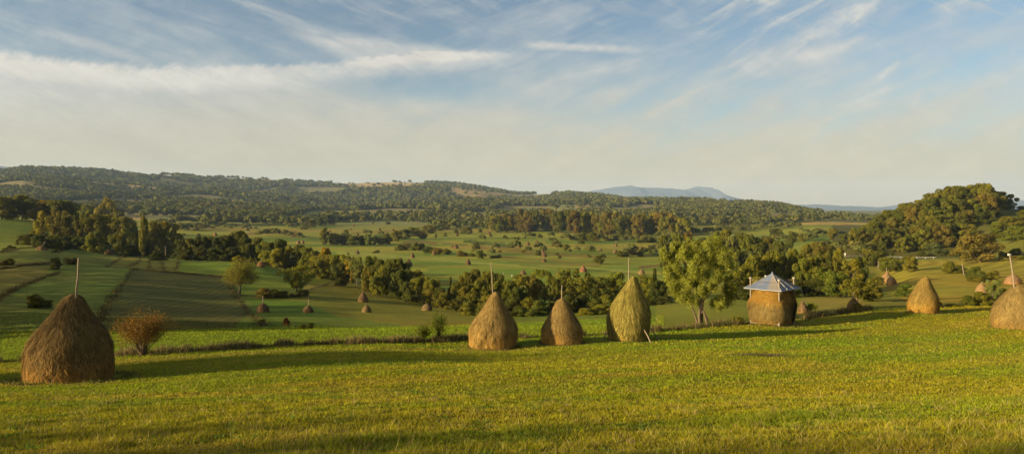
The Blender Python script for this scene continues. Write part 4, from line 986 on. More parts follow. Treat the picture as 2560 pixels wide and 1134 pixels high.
def road():
    pts = [hit(px, py, 240) for px, py in ((2085,640),(2120,641),(2150,641),(2180,642),(2210,643),(2250,644),(2300,645),(2350,646),(2400,648))]
    P = np.array(pts); px = np.linspace(0, 1, 80); Q = np.stack([np.interp(px, np.linspace(0, 1, len(P)), P[:, i]) for i in range(3)], 1)
    Q[:, 1] = np.convolve(np.pad(Q[:, 1], 8, 'edge'), np.ones(17) / 17, 'valid')
    a, b = Q.copy(), Q.copy(); a[:, 1] -= 2.2; b[:, 1] += 2.2
    for q in (a, b): q[:, 2] = H(q[:, 0], q[:, 1]) + .15
    V = np.concatenate([a, b]); n = len(Q); i = np.arange(n - 1)
    tag(obj('road', mesh('road', V, np.stack([i, i + 1, i + n + 1, i + n], 1), M['plain'], np.tile((.22, .19, .15), (2 * n, 1)))), 'pale country road along the foot of the wooded knoll', 'road', kind='structure')
    root = empty('guard_rail', (0, 0, 0)); r = a[24:66].copy(); r[:, 1] -= .4; r[:, 2] = H(r[:, 0], r[:, 1]); mb = MB()
    t = r + (0, 0, .72); u = r + (0, 0, .56); m = len(r); V = np.concatenate([t, u, t + (0, .12, 0), u + (0, .12, 0)]); i = np.arange(m - 1)
    mb.add(V, np.concatenate([np.stack([i + m, i + m + 1, i + 1, i], 1), np.stack([i, i + 1, i + 2 * m + 1, i + 2 * m], 1), np.stack([i + 2 * m, i + 2*m + 1, i + 3 * m + 1, i + 3 * m], 1)]), (.24, .22, .17))
    obj('rail', mb.mesh('rail', M['plain']), root)
    for q in range(0, m, 4):
        mb = MB(); mb.box(r[q] + (0, .25, .3), (.06, .06, .45), 0, (.5, .48, .44)); obj('post', mb.mesh('post', M['plain']), root)
    tag(root, 'pale guard rail beside the road under the wooded knoll', 'guard rail')
    for q, s, lab in ((12, .7, 'small white marker on the road below the poplar at the knoll end'), (46, 1.5, 'tallest white roadside marker, in front of the middle of the wooded knoll'), (30, .7, 'white marker stone at the left start of the guard rail')):
        mb = MB(); mb.box((0, 0, s * .5), (.12, .09, s * .5), 0, (.75, .73, .68)); mb.box((0, 0, s + .22), (.26, .07, .24), 0, (.8, .78, .72))
        tag(obj('road_marker', mb.mesh('road_marker', M['plain']), None, tuple(b[q] + (0, .8, 0))), lab, 'road marker')
road()
def house(px, base, wpx, hpx, wall, roof, label, rz, dmin=700):
    loc = hit(px, base, dmin); k = loc[1] / F; L, h, w = wpx * k / 2, hpx * k, wpx * k * .32
    root = empty('farm_building', (loc[0], loc[1], loc[2] - .3), rz); hw = h * .5; mb = MB()
    V = [(-L, -w, 0), (L, -w, 0), (L, w, 0), (-L, w, 0), (-L, -w, hw), (L, -w, hw), (L, w, hw), (-L, w, hw), (-L, 0, h * .97), (L, 0, h * .97)]
    mb.add(V, [(0, 1, 5, 4), (2, 3, 7, 6), (1, 2, 6, 5), (3, 0, 4, 7)], wall); mb.add(V, [(4, 7, 8), (5, 9, 6)], wall); obj('wall', mb.mesh('wall', M['plain']), root)
    mb = MB(); e = .5; V = [(-L - e, -w - e, hw - .3), (L + e, -w - e, hw - .3), (L + e, 0, h), (-L - e, 0, h), (-L - e, w + e, hw - .3), (L + e, w + e, hw - .3)]
    V = V + [(x, y, z - .15) for x, y, z in V]
    mb.add(V, [(0, 1, 2, 3), (3, 2, 5, 4), (6, 9, 8, 7), (9, 10, 11, 8), (0, 6, 7, 1), (4, 5, 11, 10)], roof); obj('roof', mb.mesh('roof', M['plain']), root)
    mb = MB(); mb.box((L * .2, -w - .04, hw * .4), (L * .12, .05, hw * .4), 0, (.08, .06, .05)); obj('door', mb.mesh('door', M['plain']), root)
    tag(root, label, 'building')
house(1458, 530, 19, 9, (.42,.30,.17), (.45,.34,.20), 'straw coloured barn in a clearing above the woodland belt', .15)
house(1016, 517, 10, 6, (.45,.34,.29), (.40,.24,.18), 'small pinkish farmhouse at the edge of the wooded slope', -.2)
def bird(px, py, label):
    loc = hit(px, py, 200); r = empty('bird', loc, random.random() * 3)
    def lathe(pts, rad, c, name, par):
        mb = MB(); mb.tube(pts, rad, 8, c); return obj(name, mb.mesh(name, M['plain'], True), par)
    lathe([(-.42, 0, .62), (-.25, 0, .70), (0, 0, .74), (.2, 0, .78), (.3, 0, .95), (.34, 0, 1.1), (.42, 0, 1.13), (.47, 0, 1.12)], [.04, .15, .18, .12, .06, .05, .06, .03], (.8, .78, .74), 'body', r)
    lathe([(.46, 0, 1.12), (.66, 0, 1.06)], [.025, .008], (.5, .12, .05), 'beak', r)
    for s in (-.05, .05): lathe([(0, s, .62), (.02, s, .3), (0, s, -.02)], [.02, .013, .013], (.5, .14, .07), 'leg', r)
    lathe([(-.5, 0, .60), (-.3, 0, .67), (-.1, 0, .70)], [.03, .14, .15], (.04, .04, .04), 'tail', r)
    tag(r, label, 'bird', 'white birds in the meadow')
bird(1256, 689, 'white bird standing in the valley meadow, nearer to the first long pole')
bird(1280, 694, 'white bird standing in the valley meadow, farther right of the first long pole')

# ------------------------------------------------------------------ far woods: one mass
def forest():
    r = np.random.default_rng(17); N = 74000
    px = -260 + 2560 * r.random(N); u = (px - CX) / F
    rd = np.interp(px, *RIDGE_D)
    D = 950 * ((rd * 1.05 / 950) ** (r.random(N) ** 0.72)); x = u * D
    z0 = H(x, D, False); py = HY - z0 * F / D; D_ok = D < rd * 1.04
    dens = np.where(px < 1780, 0.92, 0.92 - 0.68 * sstep(1780, 1900, px)) * np.ones(N)
    dens = np.where((py < np.interp(px, *RIDGE) + 9) & (px > 560) & (px < 1060), 0.22, dens)
    nn = fbm(x / 270, D / 230, 41, 3)
    dens = dens * sstep(0.43, 0.50, nn + 0.03 * (px < 1250))
    dens = np.where((px > 1850) & (fbm(x / 90, D / 22, 43, 2) > 0.60), 0.85, dens)
    for p in TAN: dens = np.where(inpoly(px, py, p), 0.05, dens)
    for p in LAWN: dens = np.where(inpoly(px, py, p), 0.015, dens)
    dens = np.where((px > 2150) & (D < 1100), 0, dens)
    keep = D_ok & (r.random(N) < dens)
    xs, ys = x[keep], D[keep]
    # hedges and thickets across the upper valley
    for line, step, jit in ([[(835,553),(900,551),(1000,551),(1100,552),(1200,556),(1300,562)], 3.0, 4], [[(380,560),(440,576),(520,566),(600,560),(690,562),(740,572)], 4.0, 4],
                      [[(1170,568),(1230,574),(1300,572)], 3.0, 6], [[(1700,588),(1800,580),(1900,572),(2000,566)], 3.0, 8], [[(640,556),(720,560),(760,566)], 4, 4], [[(2000,582),(2060,590),(2120,588)], 5.0, 5], [[(640,590),(700,590),(760,598)], 9, 3],
                      [[(1880,560),(1960,556),(2100,549),(2200,549)], 4.0, 3], [[(1640,560),(1760,562),(1850,560)], 3.0, 10], [[(1900,600),(1960,604),(2040,600)], 7, 6], [[(2060,620),(2110,628),(2160,634)], 9, 4], [[(400,560),(470,556),(560,563)], 4.0, 3], [[(1060,575),(1130,570),(1190,566)], 4, 4], [[(1440,600),(1560,604),(1700,612)], 11, 5], [[(1250,574),(1290,586),(1330,600)], 12, 5], [[(1560,641),(1620,636),(1690,633)], 8, 3], [[(450,576),(540,572),(640,574)], 12, 3], [[(860,554),(940,549),(1010,546)], 5, 3], [[(1640,592),(1670,596),(1700,600)], 5, 5], [[(1200,600),(1340,596),(1480,598)], 22, 9], [[(1180,638),(1320,626),(1480,634)], 24, 9], [[(820,600),(920,590),(1060,590)], 24, 8]):
        L = np.array(line, float); seg = np.concatenate([[0], np.cumsum(np.hypot(*np.diff(L, axis=0).T))]); n = int(seg[-1] / step)
        for k in range(n):
            q = seg[-1] * (k + r.random()) / n; p = np.interp(q, seg, L[:, 0]), np.interp(q, seg, L[:, 1]) + r.normal() * jit * .4
            g = hit(float(p[0]), float(p[1]), 330); xs = np.append(xs, g[0]); ys = np.append(ys, g[1])
    n = len(xs); zs = H(xs, ys)
    big = sstep(900, 3500, ys)
    h = (5.5 + 7.0 * r.random(n) ** 1.4) * (1 + 0.2 * big); h = np.where((xs / ys * F + CX > 1850), h * 0.8, h); h = np.where(ys < 900, h * .62, h)
    R = h * (0.46 + 0.26 * r.random(n)) * (1 + .25 * big)
    conif = r.random(n) < 0.12; R = np.where(conif, R * .55, R); h = np.where(conif, h * 1.25, h)
    Vs, Cs = [], []
    for lo, hi, k, sz in ((0, 900, 200, .20), (900, 1300, 120, .27), (1300, 2000, 64, .38), (2000, 9000, 34, .52)):
        m = np.where((ys >= lo) & (ys < hi))[0]
        if not len(m): continue
        t = len(m); d = sph(t * k, r, 0.35).reshape(t, k, 3); d[..., 2] = np.abs(d[..., 2]) * 1.0 - .25 * (r.random((t, k)) < .4)
        sc = (0.62 + .42 * r.random((t, k)))[..., None]
        ctr = np.stack([xs[m], ys[m], zs[m] + h[m] * .52], -1)[:, None, :]
        P_ = ctr + d * sc * np.stack([R[m], R[m], h[m] * .5], -1)[:, None, :]
        Nn = (d + .8 * sph(t * k, r).reshape(t, k, 3)).reshape(-1, 3); Nn /= np.linalg.norm(Nn, axis=1)[:, None]
        a = np.cross(Nn, r.normal(size=Nn.shape)); a /= np.linalg.norm(a, axis=1)[:, None]; b = np.cross(Nn, a)
        s = (sz * np.repeat(R[m], k) * (.6 + .8 * r.random(t * k)))[:, None]; P_ = P_.reshape(-1, 3)
        Vs.append(np.stack([P_ + a * s, P_ - a * s * .5 + b * s * .85, P_ - a * s * .5 - b * s * .85], 1).reshape(-1, 3))
        pal = np.array([(0.088,0.092,0.021),(0.100,0.100,0.022),(0.076,0.083,0.021),(0.108,0.098,0.023),(0.094,0.098,0.025)])
        tc = pal[r.integers(0, 5, t)] * (.84 + .32 * r.random(t))[:, None]
        tc = tc * np.where(conif[m], .6, 1)[:, None]
        Cs.append(np.repeat(np.repeat(tc, k, 0) * (.8 + .4 * r.random(t * k))[:, None], 3, 0))
    V = np.concatenate(Vs); print('forest trees', n, 'tris', len(V) // 3)
    o = obj('forest', mesh('forest', V, np.arange(len(V)).reshape(-1, 3), M['forest'], np.concatenate(Cs)))
    tag(o, 'distant mixed woods and hedges covering the hills across the valley', 'forest', kind='stuff')
forest()

# ------------------------------------------------------------------ grass, weeds, crops
def blades(x, y, h, w, tint, lean, r, z=None):
    n = len(x); z = H(x, y) if z is None else z
    a = r.random(n) * 6.283; ca, sa = np.cos(a), np.sin(a)
    b = r.random(n) * 6.283; L = lean * h
    p = np.stack([x, y, z - .01], 1); s = np.stack([ca, sa, 0 * a], 1) * (w * .5)[:, None]
    tip = p + np.stack([np.cos(b) * L, np.sin(b) * L, h], 1)
    return np.stack([p - s, p + s, tip], 1).reshape(-1, 3), np.repeat(tint, 3, 0)
def grass():
    r = np.random.default_rng(29); N = 800000
    px = -420 + 3400 * r.random(N)
    # density falls with distance so that near blades are fine and far ones stand for tufts
    D = 9.5 * (96 / 9.5) ** (r.random(N) ** 1.0)
    ed = np.interp(px, *EDGE); x = (px - CX) / F * D
    lim = np.where(px < 1660, 92, ed); sl = hit(1905, 890, 20); ok = (D < lim) & ~((np.hypot((x - sl[0]) / 1.35, (D - sl[1]) / .5) < 1) & (r.random(N) < .85))
    px, D, x, ed = px[ok], D[ok], x[ok], ed[ok]; n = len(D)
    col, _, _ = ground_colour(x, D, H(x, D, False))
    fore = D < ed
    tuft = fbm(x / .55, D / .55, 71, 3); long_ = fbm(x / 2.5, D / 2.5, 73, 3); near = sstep(19, 12.5, D)
    h = (.045 + .05 * r.random(n)) * (.25 + 1.5 * tuft ** 1.6) * (1 + near * (.2 + .7 * sstep(.5, .7, long_)))
    h = np.where(fore, h, h * 1.25) * (1 + D / 110)
    st = (r.random(n) < .004 * (1 + 2 * near)) & fore; h = np.where(st, h * 1.9, h)
    w = .004 + .0008 * D * (1 + .4 * r.random(n))
    v = (.68 + .74 * r.random(n))[:, None]
    col = col / (1 - .22 * sstep(40, 14, D)[:, None] * np.array((.8, 1.0, .9)) * fore[:, None])
    t = col * v * np.array([1.12, 1.15, 1.0]) * (.62 + .76 * fbm(x / .32, D / .32, 75, 3))[:, None]
    dry = (r.random(n) < (.11 + .12 * near)) & fore; t = np.where(dry[:, None], np.array([.30, .225, .065]) * v * .9, t)
    t = np.where(st[:, None], np.array([.30, .25, .08]) * v, t)
    V, cc = blades(x, D, h, w, t, .5 + .5 * r.random(n), r)
    o = obj('grass', mesh('grass', V, np.arange(len(V)).reshape(-1, 3), M['grass'], cc))
    tag(o, 'short mown meadow grass with dry stalks covering the near slope', 'grass', kind='stuff')
grass()
def weeds():
    r = np.random.default_rng(33); X, Y, Hh, Wd, T = [], [], [], [], []
    def strip(px0, px1, n, hmin, hmax, off, spread, cols, clump):
        px = px0 + (px1 - px0) * r.random(n); D = np.interp(px, *EDGE) + off + r.normal(size=n) * spread
        c = fbm(px / clump, px * 0 + off * 3, 5, 3); keep = r.random(n) < sstep(.36, .6, c) + .12
        px, D, c = px[keep], D[keep], c[keep]; m = len(px)
        X.append((px - CX) / F * D); Y.append(D); Hh.append((hmin + (hmax - hmin) * r.random(m) ** 2) * (.5 + c)); Wd.append(.018 + .022 * r.random(m) + D * .0003)
        q = np.array(cols)[r.integers(0, len(cols), m)] * (.6 + .8 * r.random(m))[:, None]; T.append(q)
    dryc = [(.28,.21,.08),(.22,.16,.07),(.12,.13,.035),(.09,.10,.03),(.16,.10,.05)]; dark = [(.07,.075,.025),(.10,.08,.03),(.13,.075,.035),(.16,.13,.045)]
    strip(290, 1190, 15000, .10, .55, .7, .45, dryc, 26); strip(290, 1190, 9000, .1, .45, .45, .3, dark, 18)
    strip(-400, 75, 4200, .1, .5, .6, .4, dark, 22)
    strip(1290, 1345, 1300, .1, .5, .6, .4, dryc, 12); strip(1455, 1545, 2200, .1, .55, .6, .4, dark, 14)
    strip(1625, 1860, 6500, .1, .6, .7, .5, dark + dryc, 20); strip(2000, 2180, 6000, .15, .7, .8, .5, dark, 22); strip(2330, 2520, 4000, .1, .5, 1.0, .8, dark, 20)
    for pts, wd, c in LINES[:11] + LINES[23:25]:
        pts = np.array(pts, float); seg = np.concatenate([[0], np.cumsum(np.hypot(*np.diff(pts, axis=0).T))]); m = int(seg[-1] * .8)
        for k in range(m):
            q = seg[-1] * r.random(); g = hit(float(np.interp(q, seg, pts[:, 0])), float(np.interp(q, seg, pts[:, 1])), 62)
            a = r.normal(size=(2, 7)) * .45; X.append(g[0] + a[0]); Y.append(g[1] + a[1]); Hh.append(.2 + .45 * r.random(7)); Wd.append(np.full(7, .10)); T.append(np.array(dark)[r.integers(0, 4, 7)] * (.5 + .6 * r.random(7))[:, None])
    # foot of the near stacks
    for px, base, rad, n in ((175, 953, 2.25, 1500), (1233, 866, 1.6, 900), (1405, 856, 1.45, 700), (1571, 849, 1.35, 700), (2308, 780, 1.5, 500), (2551, 816, 2.1, 500), (1935, 809, 2.1, 900)):
        loc = hit(px, base, 20); a = r.random(n) * 6.283; q = rad * (.93 + .16 * r.random(n)); X.append(loc[0] + q * np.cos(a)); Y.append(loc[1] + q * np.sin(a)); Hh.append(.06 + .2 * r.random(n) ** 2); Wd.append(np.full(n, .03))
        T.append(np.array(dark + [(.07,.11,.02),(.07,.11,.02)])[r.integers(0, 6, n)] * (.6 + .8 * r.random(n))[:, None])
        m = n; a = r.random(m) * 6.283; q = rad * (.95 + .55 * r.random(m) ** 2.2); X.append(loc[0] + q * np.cos(a)); Y.append(loc[1] + q * np.sin(a)); Hh.append(.03 + .06 * r.random(m)); Wd.append(np.full(m, .045))
        T.append(np.array([(.26, .18, .07), (.20, .14, .06), (.32, .23, .08)])[r.integers(0, 3, m)] * (.6 + .7 * r.random(m))[:, None])
    # rough weeds on the soil patch
    n = 900; px = 1905 + 75 * r.normal(size=n) * .55; loc = hit(1905, 893, 20); D = loc[1] + r.normal(size=n) * .28 - .1
    X.append((px - CX) / F * D); Y.append(D); Hh.append(.05 + .14 * r.random(n)); Wd.append(np.full(n, .035)); T.append(np.array([(.07,.09,.02),(.10,.09,.03),(.16,.10,.05)])[r.integers(0, 3, n)] * (.6 + .8 * r.random(n))[:, None])
    # tussocks and broad leaved weeds close to the viewer
    for k in range(900):
        px = -300 + 3160 * r.random(); D = 10.5 + 16 * r.random() ** 1.6; m = r.integers(14, 34); rad = .05 + .13 * r.random()
        X.append((px - CX) / F * D + r.normal(size=m) * rad); Y.append(D + r.normal(size=m) * rad); low = r.random() < .3
        Hh.append((.05 + .05 * r.random(m)) if low else (.07 + .15 * r.random(m) * (.5 + r.random()))); Wd.append(np.full(m, .045 if low else .014))
        T.append(np.array([(.10,.15,.02),(.16,.18,.025),(.28,.22,.07),(.20,.17,.05)])[0 if low else r.integers(0, 4)] * (.6 + .8 * r.random(m))[:, None])
    X, Y, Hh, Wd, T = map(np.concatenate, (X, Y, Hh, Wd, T))
    V, cc = blades(X, Y, Hh, Wd, T, .25 + .4 * r.random(len(X)), r)
    o = obj('weeds', mesh('weeds', V, np.arange(len(V)).reshape(-1, 3), M['grass'], cc))
    tag(o, 'dry weeds and tall grass along the edge of the mown field', 'weeds', kind='stuff')
weeds()
def soil():
    loc = hit(1905, 890, 20); r = np.random.default_rng(2); n, m = 40, 8; V = [(loc[0], loc[1], gz(loc[0], loc[1]) + .03)]
    a = np.arange(n) / n * 6.283; e = 1 + .45 * (fbm(np.cos(a) * 2 + 4, np.sin(a) * 2, 3, 3) - .5) * 2
    for k in range(1, m + 1):
        f = k / m; X = loc[0] + np.cos(a) * 1.55 * f * e; Y = loc[1] + np.sin(a) * .55 * f * e
        Zz = H(X, Y) + .012 + .10 * (1 - f) * fbm(X / .2, Y / .2, 3, 3); V += list(np.stack([X, Y, Zz], 1))
    Fq = [((k - 1) * n + 1 + i, (k - 1) * n + 1 + (i + 1) % n, k * n + 1 + (i + 1) % n, k * n + 1 + i) for k in range(1, m) for i in range(n)]
    cc = np.array([(.085, .055, .032)] * len(V)) * (.6 + .8 * r.random(len(V)))[:, None]
    tag(obj('soil', mesh('soil', V, [Fq, [(0, 1 + i, 1 + (i + 1) % n) for i in range(n)]], M['plain'], cc)), 'patch of bare dark soil in the mown foreground', 'soil', kind='structure')
soil()
def crop(pts, n, h, cols, label, seed):
    r = np.random.default_rng(seed); X, Y = [], []
    for px, py, wpx in pts:
        for k in range(n):
            g = hit(px + (r.random() - .5) * wpx, py + r.normal() * 1.2, 250); X.append(g[0]); Y.append(g[1] + r.normal() * 1.5)
    X, Y = np.array(X), np.array(Y); m = len(X); q = 5
    X, Y = np.repeat(X, q) + r.normal(size=m * q) * .25, np.repeat(Y, q) + r.normal(size=m * q) * .25
    V, cc = blades(X, Y, h * (.6 + .5 * r.random(m * q)), np.full(m * q, .42), np.array(cols)[r.integers(0, len(cols), m * q)] * (.6 + .8 * r.random(m * q))[:, None], .2 + .2 * r.random(m * q), r)
    tag(obj('maize_crop', mesh('maize_crop', V, np.arange(len(V)).reshape(-1, 3), M['grass'], cc)), label, 'crop', kind='stuff')
crop([(1175,605,30),(1200,608,50),(1230,611,60),(1255,615,30)], 110, 1.9, [(.10,.14,.035),(.13,.15,.04),(.08,.11,.03)], 'plot of green maize on the valley slope', 4)
crop([(1060,554,20),(1085,553,40),(1105,552,30)], 110, 3.2, [(.045,.075,.025),(.06,.09,.03)], 'dark plot of young trees in rows in the upper valley', 5)
crop([(945,591,20),(960,592,20)], 70, 1.8, [(.07,.11,.03),(.09,.12,.035)], 'small green crop plot beside the diagonal hedge', 6)

# ------------------------------------------------------------------ trees left of the view: they throw the long bands of shade over the near slope
rs = random.Random(3)
for a, w, h, sty in ((-108,-3,18,'airy'),(-114,3,19,'round'),(-106,8,18,'airy'),(-116,12.5,19.5,'airy'),(-108,16.5,17.5,'airy'),
                     (-100,36.8,19,'airy'),(-96,40.2,18,'tall'),(-104,38.2,19,'round'),(-98,5.5,20,'round')):
    x, y = SUN_H[0] * a - SUN_H[1] * w, SUN_H[1] * a + SUN_H[0] * w
    z = gz(x, y); o = plant(0, y, h * (.36 if w < 20 else .31), h, sty, 'olive', 'x', False, (x, y, z)); PLANTS.pop()
    tag(o, 'tall tree in the shelter belt beyond the left edge of the near slope', 'tree', 'shelter belt left of the near slope')

def side_wood():
    r = np.random.default_rng(77); Vs, Cs = [], []
    for w in np.arange(70, 250, 4.6):
        a = -.227 * w - 3 - 14 * r.random(); x, y = SUN_H[0] * a - SUN_H[1] * w, SUN_H[1] * a + SUN_H[0] * w
        h = (12 + 6 * r.random()) * (.62 + .38 * float(sstep(130, 180, w))); R = h * .36; k = 420
        d = sph(k, r, .2); P_ = np.array([x, y, gz(x, y) + h * .5]) + d * (.55 + .5 * r.random(k))[:, None] * (R, R, h * .5)
        Nn = sph(k, r); b = np.cross(Nn, d); b /= np.linalg.norm(b, axis=1)[:, None]; c = np.cross(Nn, b); q = (.5 * (.6 + .8 * r.random(k)))[:, None]
        Vs.append(np.stack([P_ + b * q, P_ - b * q * .5 + c * q * .85, P_ - b * q * .5 - c * q * .85], 1).reshape(-1, 3))
        Cs.append(np.repeat(np.array([(.088, .092, .02)]) * (.7 + .6 * r.random(k))[:, None], 3, 0))
    V = np.concatenate(Vs)
    tag(obj('side_wood', mesh('side_wood', V, np.arange(len(V)).reshape(-1, 3), M['forest'], np.concatenate(Cs))), 'dense wood beyond the left side of the sloping fields', 'wood', kind='stuff')
side_wood()

# ------------------------------------------------------------------ labels for trees and shrubs
MARKS = [(0, 'left picture edge'), (188, 'biggest haystack'), (357, 'russet shrub'), (600, 'brown spreading tree'), (742, 'lone yellow tree'), (912, 'pointed hollow stack'), (1067, 'lone domed stack'),
         (1230, 'first pole stack'), (1405, 'short pole stack'), (1571, 'tallest stack'), (1752, 'big willow'), (1935, 'hay shelter'), (2134, 'field edge stack'), (2308, 'golden stack'), (2545, 'right edge stack')]
ORD = 'first second third fourth fifth sixth seventh eighth ninth tenth eleventh twelfth thirteenth fourteenth fifteenth sixteenth seventeenth eighteenth nineteenth twentieth'.split()
def label_plants():
    from collections import defaultdict
    g = defaultdict(list)
    for P_ in PLANTS:
        o, px, zone, tone, sty, shrub, D = P_
        i = min(range(len(MARKS)), key=lambda k: abs(MARKS[k][0] - px))
        g[(zone, MARKS[i][1], WORD[tone], FORM[sty], shrub)].append(P_)
    for (zone, mark, word, form, shrub), L in g.items():
        L.sort(key=lambda p: p[1]); kind = 'shrub' if shrub else 'tree'
        for k, P_ in enumerate(L):
            w = f'{word} {form} {kind}'
            if mark == 'left picture edge': where = f'in the {zone} at the left picture edge'
            else: where = f'in the {zone} beyond the {mark}'
            n = ORD[min(k, 19)]
            t = f'{n} {w} from the left {where}' if len(L) > 1 else f'{w}, the only such {where}'
            tag(P_[0], t, kind, f'{kind}s in the {zone}')
label_plants()

# ------------------------------------------------------------------ air, sky, sun, camera
def haze():
    m = bpy.data.materials.new('haze'); m.use_nodes = True; nt = m.node_tree; nt.nodes.clear()
    out = nt.nodes.new('ShaderNodeOutputMaterial'); v = nt.nodes.new('ShaderNodeVolumePrincipled')
    v.inputs['Color'].default_value = (0.50, 0.70, 1.0, 1); v.inputs['Density'].default_value = HAZE; v.inputs['Anisotropy'].default_value = 0.0
    nt.links.new(v.outputs[0], out.inputs['Volume'])
    mb = MB(); mb.box((0, 8150, 225), (24000, 8250, 305)); me = mb.mesh('haze', m); o = obj('haze', me)
    tag(o, 'pale blue air haze over the whole valley', 'haze', kind='stuff')
HAZE = 4.8e-5
haze()

def sky():
    w = bpy.data.worlds.new('World'); bpy.context.scene.world = w; w.use_nodes = True
    nt = w.node_tree; nt.nodes.clear(); E.nt = nt
    out = nt.nodes.new('ShaderNodeOutputWorld'); bg = nt.nodes.new('ShaderNodeBackground'); nt.links.new(bg.outputs[0], out.inputs[0])
    st = nt.nodes.new('ShaderNodeTexSky'); st.sky_type = 'NISHITA'; st.sun_disc = False
    st.sun_elevation = SUN_EL; st.sun_rotation = math.atan2(-SUN_H[0], -SUN_H[1]) % (2 * math.pi)
    st.air_density = 1.0; st.dust_density = 1.0; st.ozone_density = 1.5; st.altitude = 300
    base = E(st.outputs[0])
    tc = nt.nodes.new('ShaderNodeTexCoord'); sx = nt.nodes.new('ShaderNodeSeparateXYZ'); nt.links.new(tc.outputs['Generated'], sx.inputs[0])
    dx, dy, dz = (E(sx.outputs[i]) for i in range(3))
    yy = emax(eabs(dy), 0.12)
    p = dx / yy * 18.28 + 12.8; q = 5.2 - dz / yy * 18.28         # bearing and height in degrees-like units
    wv = evec(p, q)
    def streak(kx, ky, scale, detail=6, rough=.6, dist=.4, seed=0.0):   # noise drawn out along the direction (kx, ky)
        l = math.hypot(kx, ky); kx, ky = kx / l, ky / l
        a = p * kx + q * ky; b = q * kx - p * ky
        return enoise(evec(a * 0.18 + seed, b, 3.7 + seed), scale, detail, rough, dist)
    fluff = enoise(wv, 2.6, 6, .62); soft = enoise(evec(p * .35, q * .8, 5.0), 1.0, 4, .55)
    sl = streak(1, .32, 1.5); sr = streak(1, -.42, 1.5, seed=4.0); fine = streak(1, .05, 4.5, 6, .65, .3, 9.0); up = streak(1, -.62, 2.4, 6, .62, .5, 2.0)
    # low veil of cirrostratus
    left = esm(p, 14.0, 6.0)
    veil = esm(q + (soft - .5) * 1.8, .6, 4.6, .12, .86)
    mott = enoise(evec(p * .9, q * 1.6, 8.0), 1.0, 6, .6)
    veil = veil + (left * esm(q, 1.7, 2.2) * .36) + ((sl - .5) * 1.3 * left + (sr - .5) * 1.9 * (1 - left) + (mott - .5) * .7) * esm(q, 4.9, 3.2, .25, 1.0)
    veil = veil - esm(eabs(p - 10.3 - (q - 2.1) * 3.0), 3.0, .3) * esm(eabs(q - 2.2), .75, .1) * .38
    # main streak
    fc = nt.nodes.new('ShaderNodeFloatCurve'); cv = fc.mapping.curves[0]
    pts = [(0, 1.42), (1.5, 1.62), (3, 1.75), (5, 1.81), (7, 1.79), (9, 1.66), (10.5, 1.53), (12, 1.45), (14, 1.40)]
    while len(cv.points) < len(pts): cv.points.new(.5, .5)
    for c_, (a_, b_) in zip(cv.points, pts): c_.location = (a_ / 14, b_ / 3)
    fc.mapping.update(); nt.links.new((p / 14.0).s, fc.inputs['Value']); c = E(fc.outputs[0]) * 3.0
    crimp = enoise(evec(p * 2.2 + q * 2.0, q * 1.6, 1.0), 2.2, 5, .65)
    d = q - c + (fluff - .5) * .26 + (fine - .5) * .2 + (crimp - .5) * .22
    wide = esm(p, 13.2, 3.0)
    band = emin(esm(d, -.26, -.04), esm(d - wide * .25, .42, -.02)) * esm(p, 13.6, 11.5) * (.34 + fluff * .45 + crimp * .45)
    tail = esm(d, -.1, .15) * esm(d, 2.2, .1) * esm(p, 8.5, 1.0) * .55
    b2 = q - (.72 + (p - 1.0) * .30)                                  # thin branch joining from upper left
    branch = esm(eabs(b2 + (fine - .5) * .25), .22, .0) * esm(p, .6, 2.0) * esm(p, 4.2, 3.0) * .45
    # fan above the streak
    e1 = q - (.50 + (p - 6.7) * .125); e2 = q - (.62 + (p - 6.7) * .42)
    fan = esm(e1 + (sl - .5) * .35, -.05, .35) * esm(e2 + (sl - .5) * .5, .25, -.25) * esm(p, 6.6, 8.0) * esm(d, .1, -.15) * esm(p, 14.2, 12.0) * (.1 + sl * .9 + fine * .35)
    # puffed small streak
    c2 = q - (1.13 + (p - 13.0) * .045)
    puff = emin(esm(c2 + (fluff - .5) * .2, -.17, -.02), esm(c2, .15, .0)) * esm(p, 12.8, 13.5) * esm(p, 16.6, 15.2) * (.2 + crimp * .9)
    # cirrus on the right
    cir = esm(up, .47, .74) * esm(p, 15.8, 18.5) * esm(p, 22.6, 21.0) * esm(q + (p - 19) * .12, 2.5, 1.0) * .72
    blob = esm(eabs(p - 19.6 + (q - 1.5) * 1.2), 2.6, .2) * esm(eabs(q - 1.45), .75, .05) * (.25 + sr * .6)
    rv = esm(p, 22.0, 25.0) * esm(eabs(q - .95 + (p - 24) * .06), .5, .05) * .5 * (.3 + fine)
    def seg(x0, y0, x1, y1, wd, amp):
        l = math.hypot(x1 - x0, y1 - y0); ux, uy = (x1 - x0) / l, (y1 - y0) / l
        a = (p - x0) * ux + (q - y0) * uy; b = (q - y0) * ux - (p - x0) * uy + (fluff - .5) * wd * 1.6
        b = b + (a / l) * (1 - a / l) * (-.5 * wd * 3)
        return esm(eabs(b), wd, 0.0) * esm(a / l, -.05, .35) * esm(a / l, 1.08, .85) * amp * (.4 + up * 1.1)
    hooks = seg(21.85, 2.02, 22.5, 1.46, .14, .62) + seg(20.6, 2.75, 22.25, 2.2, .17, .5) + seg(20.6, 2.95, 22.2, 2.5, .12, .36) + seg(19.8, 1.5, 21.65, .88, .2, .5) + seg(19.6, 1.15, 22.1, -.05, .28, .55) + seg(22.7, 2.75, 23.0, 2.25, .1, .35) + seg(23.2, .4, 24.2, -.2, .25, .35)
    top = esm(streak(1, .38, 2.0, 6, .6, .4, 7.0), .50, .72) * esm(q, 1.5, .3) * .42
    feath = streak(1, .55, 3.0, 7, .68, .6, 13.0)
    thin = emin(emax(veil, 0.0), 0.80)
